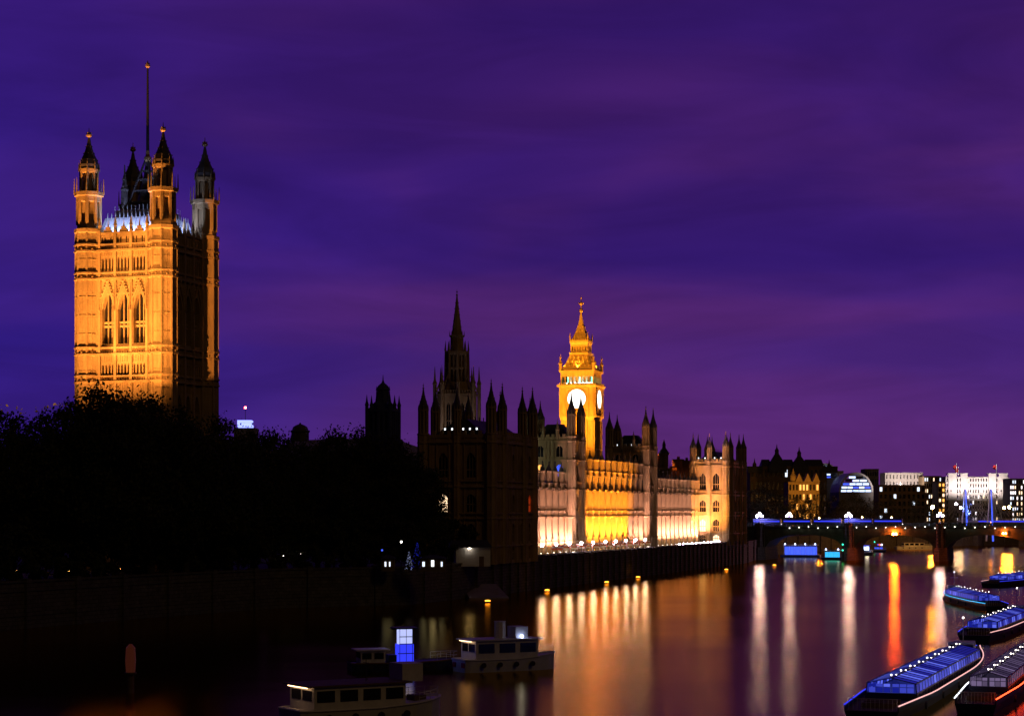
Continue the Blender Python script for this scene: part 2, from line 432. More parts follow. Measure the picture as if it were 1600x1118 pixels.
tr = MB(); tr.face([W(-2, 1.3, TZ), W(236, 1.3, TZ), W(236, 12.2, TZ), W(-2, 12.2, TZ)])
structure(tr.build('terrace_pavement', M['paving']))
# slipway at the foot of the dark pavilion
sl = MB(); e0 = c_s - U * 4
sl.hexa([e0 + Vector(p) for p in ((-3, -14, -1), (6, -11, -1), (4, 0, -1), (-5, -1, -1))], [e0 + Vector(p) for p in ((-3, -14, .3), (6, -11, .3), (3, 0, 3), (-5, -1, 3))])
for k in range(6): sl.box(e0.x - 3.5, e0.x + 3.5, e0.y - 9 + k * 1.4, e0.y - 8.8 + k * 1.4, .5 + .3 * k, 1.1 + .3 * k)
tag(sl.build('slipway', M['lead_roof']), 'small sloping slipway at the water below the dark corner pavilion', 'slipway')

# ------------------------------------------------------------------ great square tower on the left
def great_tower():
    a = R(20); h = 9.1; bz = 7.0
    u = Vector((math.sin(a), math.cos(a), 0)); v = Vector((-math.cos(a), math.sin(a), 0))
    se = Vector(((255 - 800) / F * 422, 422, 0)); c = se + u * h + v * h
    t = thing('gothic_tower', 'huge square Gothic stone tower with four corner turrets, floodlit orange, rising behind dark trees', 'tower', (c.x, c.y, bz), R(90) - a)
    Z = lambda z: z - bz
    pl = h + .9
    PS = lambda x, z, w: (-pl - w, x, z)
    PE = lambda x, z, w: (x, -pl - w, z)
    hw = 7.2
    cs = (-3.85, 0, 3.85)
    big = [(c0 - 1.45, c0 + 1.45, Z(55.8), Z(63.2), Z(66.6)) for c0 in cs]
    low = [(c0 - 1.4, c0 + 1.4, Z(30), Z(41.5), Z(45)) for c0 in cs]
    sl1 = [(c0 + k - .24, c0 + k + .24, Z(49.3), Z(51.2), Z(51.6)) for c0 in cs for k in (-1.2, -.4, .4, 1.2)]
    sl2 = [(c0 + k - .26, c0 + k + .26, Z(71.4), Z(74.0), Z(74.5)) for c0 in cs for k in (-1.25, -.42, .42, 1.25)]
    par = [(c0 + k - .16, c0 + k + .16, Z(77.4), Z(78.6), Z(78.9)) for c0 in cs for k in (-1.4, -.7, .7, 1.4)]
    wl = MB()
    for P in (PS, PE):
        wall(wl, P, -hw, hw, [(0, Z(47.5), low), (Z(47.5), Z(53.4), sl1), (Z(53.4), Z(69.6), big), (Z(69.6), Z(75.6), sl2), (Z(75.6), Z(79.4), par)], 1.3)
        # panelled ribs and tracery
        for c0 in (-5.8, -1.93, 1.93, 5.8):
            pbox(wl, P, c0 - .3, c0 + .3, Z(20), Z(80.2), -.1, .45)
        for c0 in cs:
            for k in (-1.62, 1.62): pbox(wl, P, c0 + k - .09, c0 + k + .09, Z(54), Z(69), 0, .2)
            for k in (-1.45, -.85, -.3, .3, .85, 1.45):
                pbox(wl, P, c0 + k - .06, c0 + k + .06, Z(74.7), Z(75.6), 0, .16)
                pbox(wl, P, c0 + k - .06, c0 + k + .06, Z(51.9), Z(53.4), 0, .16)
                pbox(wl, P, c0 + k - .05, c0 + k + .05, Z(45.4), Z(47.5), 0, .14)
        for c0 in (-6.7, -6.2, 6.2, 6.7):
            pbox(wl, P, c0 - .07, c0 + .07, Z(30), Z(79), 0, .16)
    wl.face([(pl, -pl, 0), (pl, pl, 0), (pl, pl, Z(79)), (pl, -pl, Z(79))]); wl.face([(-pl, pl, 0), (pl, pl, 0), (pl, pl, Z(79)), (-pl, pl, Z(79))])
    wl.build('wall', M['stone'], t)
    for P in (PS, PE):
        for z, hh, pr in ((47.4, .5, .6), (48.7, .35, .35), (53.3, .5, .6), (54.8, .35, .4), (69.5, .5, .6), (70.8, .35, .4), (75.5, .5, .6), (76.9, .35, .4), (79.4, .35, .3)):
            cn = MB(); pbox(cn, P, -hw + .3, hw - .3, Z(z), Z(z + hh), -.2, pr)
            if hh > .4:
                for k in range(22):
                    x = -hw + .6 + (2 * hw - 1.2) * (k + .5) / 22; pbox(cn, P, x - .12, x + .12, Z(z + .49), Z(z + 1.0), -.1, .3)
            cn.build('cornice', M['stone'], t)
    for P in (PS, PE):
        for o in big: window(t, P, o, 1.3, 2, (Z(59.6), Z(60.4)), bar=.22)
        for o in low: window(t, P, o, 1.3, 2, (Z(36),), bar=.22)
        for o in sl1 + sl2: window(t, P, o, .8, 0, (), name='slit_window')
        for c0 in cs:                                       # ogee hood with crockets over each great window
            hd = MB()
            for sgn in (-1, 1):
                pts = [(1.75, 63.4), (1.5, 65.6), (.75, 67.2), (.22, 68.4), (0, 70.0)]
                for (xa, za), (xb, zb) in zip(pts, pts[1:]):
                    hd.tube(P(c0 + sgn * xa, Z(za), .2), P(c0 + sgn * xb, Z(zb), .25), .2, .18, 5)
                    hd.ball(P(c0 + sgn * (xa + xb) / 2 + sgn * .22, Z((za + zb) / 2 + .2), .3), .24, 5, 4)
                    hd.ball(P(c0 + sgn * xb + sgn * .2, Z(zb + .2), .3), .22, 5, 4)
                hd.tube(P(c0 + sgn * 1.93, Z(63), .6), P(c0 + sgn * 1.93, Z(68.6), .5), .24, .03, 4)
            hd.ball(P(c0, Z(69.2), .4), .36, 6, 4)
            hd.build('window_hood', M['stone'], t)
            gb = MB()                                       # stepped parapet gablet with pinnacles
            pbox(gb, P, c0 - .9, c0 + .9, Z(79.4), Z(80.3), -.3, .2); pbox(gb, P, c0 - .5, c0 + .5, Z(80.3), Z(80.9), -.3, .15)
            gb.tube(P(c0, Z(80.9), -.1), P(c0, Z(82.3), -.1), .2, .04, 5)
            for k in (-1.93, 1.93):
                q = P(c0 + k, Z(79.4), .1)
                gb.lathe(q[0], q[1], [(.34, Z(79.4)), (.34, Z(81.0)), (.46, Z(81.1)), (.38, Z(81.4)), (.06, Z(83.0))], 4)
            gb.build('parapet_gablet', M['stone'], t)
    # corner turrets
    for sx in (-1, 1):
        for sy in (-1, 1):
            x, y, r = sx * h, sy * h, 2.85
            b = MB()
            b.lathe(x, y, [(r, 0), (r, Z(79.6)), (r * 1.13, Z(79.9)), (r * 1.13, Z(80.6)), (r * .9, Z(80.8)), (r * .9, Z(82.0)), (r * .62, Z(82.1)), (r * .62, Z(86.4)),
                           (r * .92, Z(86.6)), (r * .92, Z(87.6)), (r * 1.12, Z(87.8)), (r * 1.12, Z(88.6)), (r * .45, Z(88.7)), (r * .45, Z(92.6)), (r * .74, Z(92.8)), (r * .78, Z(93.6))])
            for i in range(8):
                an = math.pi / 8 + i * math.pi / 4; cc, ss = math.cos(an), math.sin(an)
                b.tube((x + r * cc, y + r * ss, 0), (x + r * cc, y + r * ss, Z(79.6)), .26, .26, 5)
                b.tube((x + r * .84 * cc, y + r * .84 * ss, Z(81.6)), (x + r * .84 * cc, y + r * .84 * ss, Z(87.7)), .42, .42, 5)
                b.tube((x + r * 1.1 * cc, y + r * 1.1 * ss, Z(88.2)), (x + r * 1.1 * cc, y + r * 1.1 * ss, Z(91.6)), .2, .05, 4)
                b.tube((x + r * .66 * cc, y + r * .66 * ss, Z(88.6)), (x + r * .66 * cc, y + r * .66 * ss, Z(92.8)), .24, .24, 5)
                b.tube((x + r * .76 * cc, y + r * .76 * ss, Z(93.2)), (x + r * .76 * cc, y + r * .76 * ss, Z(95.2)), .22, .04, 4)
                am = i * math.pi / 4; c2, s2 = math.cos(am), math.sin(am)
                ra = r * .92
                for zz in range(22, 79, 4):                    # blind tracery ticks down each facet
                    if not any(abs(zz - q) < 1.2 for q in (48, 54, 70, 76)):
                        b.tube((x + ra * c2 * 1.02 - .8 * s2, y + ra * s2 * 1.02 + .8 * c2, Z(zz)), (x + ra * c2 * 1.02 + .8 * s2, y + ra * s2 * 1.02 - .8 * c2, Z(zz)), .08, .08, 4)
                b.tube((x + ra * c2, y + ra * s2, 0), (x + ra * c2, y + ra * s2, Z(79.6)), .1, .1, 4)
            for z in (47.4, 48.7, 53.3, 54.8, 69.5, 70.8, 75.5, 76.9):
                b.lathe(x, y, [(r * .99, Z(z)), (r * 1.15, Z(z + .08)), (r * 1.15, Z(z + .42)), (r * .99, Z(z + .5))])
                if z in (47.4, 53.3, 69.5, 75.5):
                    for i in range(16):
                        an = i * math.pi / 8
                        b.ball((x + r * 1.05 * math.cos(an), y + r * 1.05 * math.sin(an), Z(z + .75)), .2, 4, 3)
            tu = b.build('turret', M['stone'], t)
            sp = MB()
            sp.lathe(x, y, [(r * .7, Z(93.6)), (r * .74, Z(94.6)), (r * .6, Z(95.8)), (r * .36, Z(97.2)), (r * .18, Z(98.9)), (r * .1, Z(100.2)), (r * .08, Z(100.4))])
            for i in range(8):
                an = math.pi / 8 + i * math.pi / 4
                for f, zz in ((.76, 94.4), (.66, 95.6), (.4, 97.1), (.22, 98.6)):
                    sp.ball((x + r * f * math.cos(an), y + r * f * math.sin(an), Z(zz)), .16, 4, 3)
            sp.build('turret_roof', M['lead'], tu)
            fm = MB(); fm.lathe(x, y, [(.15, Z(100.2)), (.2, Z(100.5)), (.62, Z(100.8)), (.66, Z(101.1)), (.3, Z(101.5)), (.12, Z(101.7)), (.05, Z(102.6))], 8)
            for i in range(4): fm.ball((x + .5 * math.cos(i * 1.57), y + .5 * math.sin(i * 1.57), Z(101.5)), .16, 4, 3)
            fm.build('finial', M['gilt'], tu)
    # iron roof, cresting, crown and flagstaff
    rf = MB()
    rf.pyr(0, 0, Z(78.2), Z(83.3), 8.0, 8.0, 6.6, 6.6); rf.pyr(0, 0, Z(83.3), Z(85.2), 5.2, 5.2, 4.9, 4.9)
    for k in range(13):
        x = -6 + k
        rf.tube((-8.0, x * 1.15, Z(78.3)), (-6.55, x, Z(83.5)), .11, .11, 4); rf.tube((x * 1.15, -8.0, Z(78.3)), (x, -6.55, Z(83.5)), .11, .11, 4)
        if abs(x) <= 5:
            for P2 in (lambda q, z: (-5.2, q, z), lambda q, z: (q, -5.2, z)): rf.tube(P2(x, Z(83.3)), P2(x, Z(86.1)), .12, .05, 4)
        for P2 in (lambda q, z: (-6.6, q, z), lambda q, z: (q, -6.6, z)): rf.tube(P2(x, Z(83.3)), P2(x, Z(84.4)), .14, .03, 4)
    ro = rf.build('roof', M['iron_roof'], t)
    cr = MB()
    for sx in (-1, 1):
        for sy in (-1, 1):
            cr.tube((sx * 3.4, sy * 3.4, Z(85.2)), (sx * .35, sy * .35, Z(96.6)), .34, .22, 5)
            cr.lathe(sx * 3.6, sy * 3.6, [(.8, Z(85.2)), (.8, Z(89.5)), (1.0, Z(89.8)), (.7, Z(90.4)), (.25, Z(93)), (.12, Z(95.2))], 6)
            for zz in (87.5, 90.5, 92): cr.ball((sx * 3.6 + sx * .6, sy * 3.6, Z(zz)), .3, 4, 3)
    for zz, q in ((87, 2.9), (89.5, 2.25), (92, 1.6), (94, 1.05)):
        cr.pyr(0, 0, Z(zz), Z(zz + .35), q, q, q, q)
    cr.lathe(0, 0, [(2.6, Z(85.2)), (2.2, Z(88)), (.9, Z(93)), (.4, Z(96.6))], 8)
    co = cr.build('roof_crown', M['lead'], t)
    fb = MB(); fb.lathe(0, 0, [(.5, Z(96.2)), (.8, Z(96.6)), (.8, Z(97.2)), (.45, Z(97.6)), (.4, Z(98.6))], 8); fb.build('flagstaff_base', M['gilt'], co)
    fp = MB(); fp.lathe(0, 0, [(.36, Z(97.5)), (.3, Z(108)), (.2, Z(116.8))], 8); po = fp.build('flagpole', M['iron'], t)
    ff = MB(); ff.lathe(0, 0, [(.2, Z(116.7)), (.55, Z(117)), (.55, Z(117.4)), (.25, Z(117.6)), (.2, Z(117.9)), (.04, Z(118.4))], 8)
    for k in range(4): ff.ball((.45 * math.cos(k * 1.57), .45 * math.sin(k * 1.57), Z(117.7)), .14, 4, 3)
    ff.build('finial', M['gilt'], po)
    # floods on the lawn south of the tower, cool lamps behind the parapet
    WL = lambda x, y, z: (c + u * x + v * y + Vector((0, 0, z)))
    og = (1, .385, .085)
    for k, y in enumerate((-6, 0, 6)):
        floodlight(WL(-40, y, 7), WL(-pl, y * .9, 84), 380000, og, 42, 'orange floodlight on the lawn before the great tower, %s from the river' % ORD[k], 'tower floodlights', .9, 'e_floody')
    for k, y in enumerate((-5, 5)):
        floodlight(WL(-20, y, 7), WL(-pl, y, 58), 4000, (1, .47, .13), 64, 'lower orange floodlight close under the great tower, %s from the river' % ORD[k], 'tower floodlights', .9, 'e_floody')
    mast(WL(-140, -21.6, 0), 27); floodlight(WL(-140, -21.6, 27), WL(h, -h, 69), 1150000, og, 15, 'orange floodlight on a tall mast by the gardens, aimed at the great tower', 'tower floodlights', .2, 'e_floody')
    for k, (x, y) in enumerate(((-9.5, -4.4), (-9.5, 0), (-9.5, 4.4), (-3.5, -9.5), (3.5, -9.5))):
        floodlight(WL(x, y, 78.6), WL(x * .7, y * .7, 83.6), 2300, (.42, .52, 1), 150, 'cool white roof lamp behind the great tower parapet, %s' % ('%s of the front row' % ORD[k] if k < 3 else 'river side %s' % ORD[k - 3]), 'roof lamps on the great tower', .5, 'e_bluewhite', .25)
    for (x, y) in ((-h + 3.1, h - 3.4), (h - 3.4, -h + 3.2)):
        floodlight(WL(x, y, 79), WL(x - 1.5 if x < 0 else x + 3, y + 2.5 if x < 0 else y - 1.5, 84), 900, (.9, .9, 1), 120, 'white lamp on the great tower roof beside the %s turret' % ('left' if x < 0 else 'far right'), 'roof lamps on the great tower', .5, 'e_bluewhite', .25)
great_tower()

# ------------------------------------------------------------------ clock tower
def clock_tower():
    a = R(16); bz = 7.4; h = 6.15
    u = Vector((math.sin(a), math.cos(a), 0)); v = Vector((-math.cos(a), math.sin(a), 0))
    c = at(908, 798, 738); c.z = 0
    t = thing('clock_tower', 'tall yellow floodlit clock tower with two glowing white dials and a pointed iron spire', 'clock tower', (c.x, c.y, bz), R(90) - a)
    Z = lambda z: z - bz
    PS = lambda x, z, w: (-h - w, x, z); PE = lambda x, z, w: (x, -h - w, z)
    sh = MB()
    slits = [(x - .22, x + .22, Z(z), Z(z + 5.2), Z(z + 5.8)) for z in (1,) for x in ()]
    for P in (PS, PE):
        rows = []
        for z in (16, 25, 34, 43):
            rows.append((Z(z), Z(z + 9), [(x - .25, x + .25, Z(z + 1.2), Z(z + 6.5), Z(z + 7.1)) for x in (-2.1, -.7, .7, 2.1)]))
        wall(sh, P, -h, h, [(0, Z(16), [])] + rows + [(Z(52), Z(54), [])], .4)
        for x in (-5.9, -5.2, -4.5, -3.7, -2.8, -1.4, 0, 1.4, 2.8, 3.7, 4.5, 5.2, 5.9):
            wd = .35 if abs(x) in (3.7, 5.9) else .13
            pbox(sh, P, x - wd / 2, x + wd / 2, 0, Z(53.5), 0, .5 if wd > .3 else .25)
        for z in (16, 25, 34, 43): pbox(sh, P, -h, h, Z(z - .35), Z(z), 0, .4)
        for z in (20.5, 29.5, 38.5, 47.5): pbox(sh, P, -h, h, Z(z), Z(z + .18), 0, .2)
    sh.face([(h, -h, 0), (h, h, 0), (h, h, Z(54)), (h, -h, Z(54))]); sh.face([(-h, h, 0), (h, h, 0), (h, h, Z(54)), (-h, h, Z(54))])
    sh.build('shaft', M['stone'], t)
    for P in (PS, PE):
        for z in (25, 34, 43):
            for x in (-2.1, -.7, .7, 2.1): window(t, P, (x - .25, x + .25, Z(z + 1.2), Z(z + 6.5), Z(z + 7.1)), .4, 0, (), name='slit_window')
    cs = MB(); g = h + .55
    cs.pyr(0, 0, Z(53.4), Z(55.0), h + .05, h + .05, g, g); cs.pyr(0, 0, Z(55.0), Z(65.6), g, g, g, g)
    cs.pyr(0, 0, Z(65.6), Z(66.0), g, g, g + .75, g + .75); cs.pyr(0, 0, Z(66.0), Z(66.6), g + .75, g + .75, g + .75, g + .75)
    for P0 in (lambda x, z, w: (-g - w, x, z), lambda x, z, w: (x, -g - w, z)):
        for x in (-g + .5, -4.3, 4.3, g - .5): pbox(cs, P0, x - .3, x + .3, Z(54.6), Z(65.7), 0, .4)
        for x in [-g + .5 + k * .56 for k in range(23)]: pbox(cs, P0, x - .09, x + .09, Z(54.9), Z(56.2), 0, .2)
        pbox(cs, P0, -4.2, 4.2, Z(56.6), Z(57.1), 0, .3); pbox(cs, P0, -4.2, 4.2, Z(65.1), Z(65.5), 0, .3)
        for x in [-g + .3 + k * .8 for k in range(17)]: pbox(cs, P0, x - .15, x + .15, Z(66.62), Z(67.3), .3, .65)
    cs.build('clock_stage', M['stone'], t)
    zc = Z(61.4)
    for nm, P0 in (('s', lambda x, z, w: (-g - w, x, z)), ('e', lambda x, z, w: (x, -g - w, z))):
        d = MB(); n = 40
        ring = lambda r, w: [P0(r * math.cos(2 * math.pi * i / n), zc + r * math.sin(2 * math.pi * i / n), w) for i in range(n)]
        d.hexa(ring(3.45, .05), ring(3.45, .16))
        do = d.build('clock_face', M['e_dial'], t)
        bz2 = MB()
        for i in range(n):
            j = (i + 1) % n
            a1, b1, a2, b2 = ring(3.45, .17), ring(3.8, .17), ring(3.45, .4), ring(3.8, .4)
            bz2.hexa([a1[i], a1[j], b1[j], b1[i]], [a2[i], a2[j], b2[j], b2[i]])
        bz2.build('bezel', M['gilt'], do)
        mk = MB()
        for i in range(12):
            an = i * math.pi / 6; q = lambda r, s: P0(r * math.cos(an) - s * math.sin(an), zc + r * math.sin(an) + s * math.cos(an), .18)
            mk.face([q(2.8, -.05), q(3.3, -.05), q(3.3, .05), q(2.8, .05)])
        mk.build('hour_marks', M['iron'], do)
        for ln, wd, an in ((2.5, .07, R(-62)), (1.6, .1, R(-95))):
            hd = MB(); q = lambda r, s: P0((r * math.cos(an) - s * math.sin(an)) * (-1 if nm == 's' else 1), zc + r * math.sin(an) + s * math.cos(an), .2)
            q2 = lambda r, s: tuple(Vector(q(r, s)) + (Vector(P0(0, 0, .05)) - Vector(P0(0, 0, 0))))
            hd.hexa([q(-.5, -wd), q(ln, -wd * .4), q(ln, wd * .4), q(-.5, wd)], [q2(-.5, -wd), q2(ln, -wd * .4), q2(ln, wd * .4), q2(-.5, wd)])
            hd.build('clock_hand', M['iron'], do)
    bf = MB(); b0 = h + .15                                 # open belfry
    bf.pyr(0, 0, Z(66.6), Z(67.1), b0, b0, b0, b0); bf.pyr(0, 0, Z(70.4), Z(71.3), b0, b0, b0, b0); bf.pyr(0, 0, Z(71.3), Z(72), b0 + .5, b0 + .5, b0 + .5, b0 + .5)
    for P0 in (lambda x, z, w: (-b0 - w, x, z), lambda x, z, w: (x, -b0 - w, z), lambda x, z, w: (b0 + w, x, z), lambda x, z, w: (x, b0 + w, z)):
        for k in range(9):
            x = -b0 + .25 + (2 * b0 - .5) * k / 8
            pbox(bf, P0, x - .2, x + .2, Z(67.1), Z(70.4), -.5, 0)
        pbox(bf, P0, -b0, b0, Z(69.7), Z(70.38), -.4, -.1)
    bf.build('belfry', M['stone'], t)
    core = MB(); core.box(-4.2, 4.2, -4.2, 4.2, Z(67.1), Z(70.4)); core.build('bell_chamber', M['white'], t)
    for sx, sy in ((-1, 0), (0, -1)):
        lt = MB()
        if sx: lt.box(-5.3, -5.0, -5, 5, Z(67.15), Z(67.4))
        else: lt.box(-5, 5, -5.3, -5.0, Z(67.15), Z(67.4))
        lt.build('belfry_lamp', M['e_belfry'], t)
        for k in range(9 - 1):
            pn = MB(); x = -b0 + .25 + (2 * b0 - .5) * (k + .5) / 8
            if sx: pn.box(-4.24, -4.21, x - .3, x + .3, Z(67.6), Z(69.6))
            else: pn.box(x - .3, x + .3, -4.24, -4.21, Z(67.6), Z(69.6))
            pn.build('louvre', M['iron'] if k % 3 else M['e_green'], t)
    rf = MB()
    prof = [(72.0, 6.35), (72.5, 6.0), (75, 4.6), (77.6, 3.55), (78.0, 3.45)]
    for (za, ra), (zb, rb) in zip(prof, prof[1:]): rf.pyr(0, 0, Z(za), Z(zb), ra, ra, rb, rb)
    for row, (z, r, n) in enumerate(((73.2, 5.65, 7), (74.9, 4.72, 6), (76.5, 4.05, 5))):
        for P0 in (lambda x, z, w: (-r - w, x, z), lambda x, z, w: (x, -r - w, z)):
            for k in range(n):
                x = -r * .78 + 2 * r * .78 * k / (n - 1)
                pbox(rf, P0, x - .16, x + .16, Z(z), Z(z + .7), -.6, .18); rf.tube(P0(x, Z(z + .7), .0), P0(x, Z(z + 1.15), -.2), .2, .03, 4)
    rf.build('lower_roof', M['gold_iron'], t)
    ln = MB()
    ln.pyr(0, 0, Z(78.0), Z(78.7), 3.6, 3.6, 3.6, 3.6); ln.pyr(0, 0, Z(81.7), Z(82.5), 3.25, 3.25, 3.5, 3.5); ln.pyr(0, 0, Z(82.5), Z(83.3), 3.5, 3.5, 3.5, 3.5)
    ln.box(-2.3, 2.3, -2.3, 2.3, Z(78.7), Z(81.7))
    for P0 in (lambda x, z, w: (-3.2 - w, x, z), lambda x, z, w: (x, -3.2 - w, z), lambda x, z, w: (3.2 + w, x, z), lambda x, z, w: (x, 3.2 + w, z)):
        for k in range(7): x = -3.05 + 6.1 * k / 6; pbox(ln, P0, x - .17, x + .17, Z(78.7), Z(81.7), -.34, 0)
        pbox(ln, P0, -3.2, 3.2, Z(81.0), Z(81.68), -.3, -.02); pbox(ln, P0, -3.2, 3.2, Z(78.72), Z(79.3), -.3, .02)
        for k in range(9): x = -3.3 + 6.6 * k / 8; pbox(ln, P0, x - .12, x + .12, Z(83.3), Z(83.9), -.1, .15)
    ln.build('lantern', M['gold_iron'], t)
    sp = MB()
    prof = [(83.3, 3.0), (84.5, 2.55), (86.5, 1.75), (89, 1.0), (91.5, .5), (93.6, .3)]
    for (za, ra), (zb, rb) in zip(prof, prof[1:]): sp.pyr(0, 0, Z(za), Z(zb), ra, ra, rb, rb)
    for z, r, n in ((84.3, 2.55, 4), (86.2, 1.8, 3), (88.3, 1.2, 2)):
        for P0 in (lambda x, z, w: (-r - w, x, z), lambda x, z, w: (x, -r - w, z)):
            for k in range(n):
                x = -r * .65 + 2 * r * .65 * k / (n - 1); pbox(sp, P0, x - .14, x + .14, Z(z), Z(z + .6), -.4, .15)
    so = sp.build('spire', M['gold_iron'], t)
    fi = MB(); fi.lathe(0, 0, [(.3, Z(93.6)), (.75, Z(94.2)), (.75, Z(94.8)), (.25, Z(95.4)), (.22, Z(96.4)), (.5, Z(96.6)), (.85, Z(97.0)), (.5, Z(97.5)), (.18, Z(97.7)), (.16, Z(98.8)), (.4, Z(99.1)), (.1, Z(99.5)), (.04, Z(100.2))], 8)
    for i in range(4): fi.ball((.85 * math.cos(i * 1.57), .85 * math.sin(i * 1.57), Z(97.3)), .3, 5, 3)
    fi.build('finial', M['gilt'], so)
    for sx in (-1, 1):
        for sy in (-1, 1):
            p = MB(); x, y = sx * 6.3, sy * 6.3
            p.lathe(x, y, [(.62, Z(72)), (.62, Z(74.2)), (.85, Z(74.4)), (.5, Z(75)), (.2, Z(76.3)), (.5, Z(76.6)), (.12, Z(77.1)), (.04, Z(78))], 8)
            p.build('pinnacle', M['gilt'], t)
            p2 = MB(); p2.lathe(sx * 3.4, sy * 3.4, [(.25, Z(83.3)), (.25, Z(84.4)), (.34, Z(84.5)), (.05, Z(86.2))], 6); p2.build('pinnacle', M['gilt'], t)
    WL = lambda x, y, z: (c + u * x + v * y + Vector((0, 0, z)))
    yl = (1, .37, .025)
    for k, y in enumerate((-7, 7)):
        floodlight(WL(-34, y, 27.5), WL(-h, y * .4, 62), 230000, yl, 60, 'yellow floodlight on the roofs before the clock tower, %s from the river' % ORD[k], 'clock tower floodlights', .9, 'e_floody')
        floodlight(WL(y, -32, 24), WL(y * .4, -h, 62), 190000, yl, 60, 'yellow floodlight on the river side of the clock tower, %s from the bridge' % ORD[1 - k], 'clock tower floodlights', .9, 'e_floody')
    floodlight(WL(-84, 4, 32), WL(0, 0, 80), 620000, yl, 21, 'strong yellow floodlight far along the palace roofs, aimed at the clock tower spire', 'clock tower floodlights', .8, 'e_floody')
    floodlight(WL(4, -38, 30), WL(0, 0, 80), 230000, yl, 30, 'strong yellow floodlight on the north wing roof, aimed at the clock tower spire', 'clock tower floodlights', .8, 'e_floody')
    for k, (x, y) in enumerate(((-9, 9), (9, -9))):
        floodlight(WL(x * .62, y * .62, 72.0), WL(0, 0, 84), 16000, yl, 120, 'small yellow floodlight on the clock tower roof edge at its %s corner' % ('left' if x < 0 else 'right'), 'clock tower roof lamps', .8, 'e_floody', .2)
    for k, (x, y) in enumerate(((-5.9, 0), (0, -5.9))):
        floodlight(WL(x, y, 72.05), WL(x * .3, y * .3, 86), 12000, yl, 130, 'small floodlight on the clock tower roof edge above the %s dial' % ('front' if x < 0 else 'river side'), 'clock tower roof lamps', .8, 'e_floody', .2)
clock_tower()

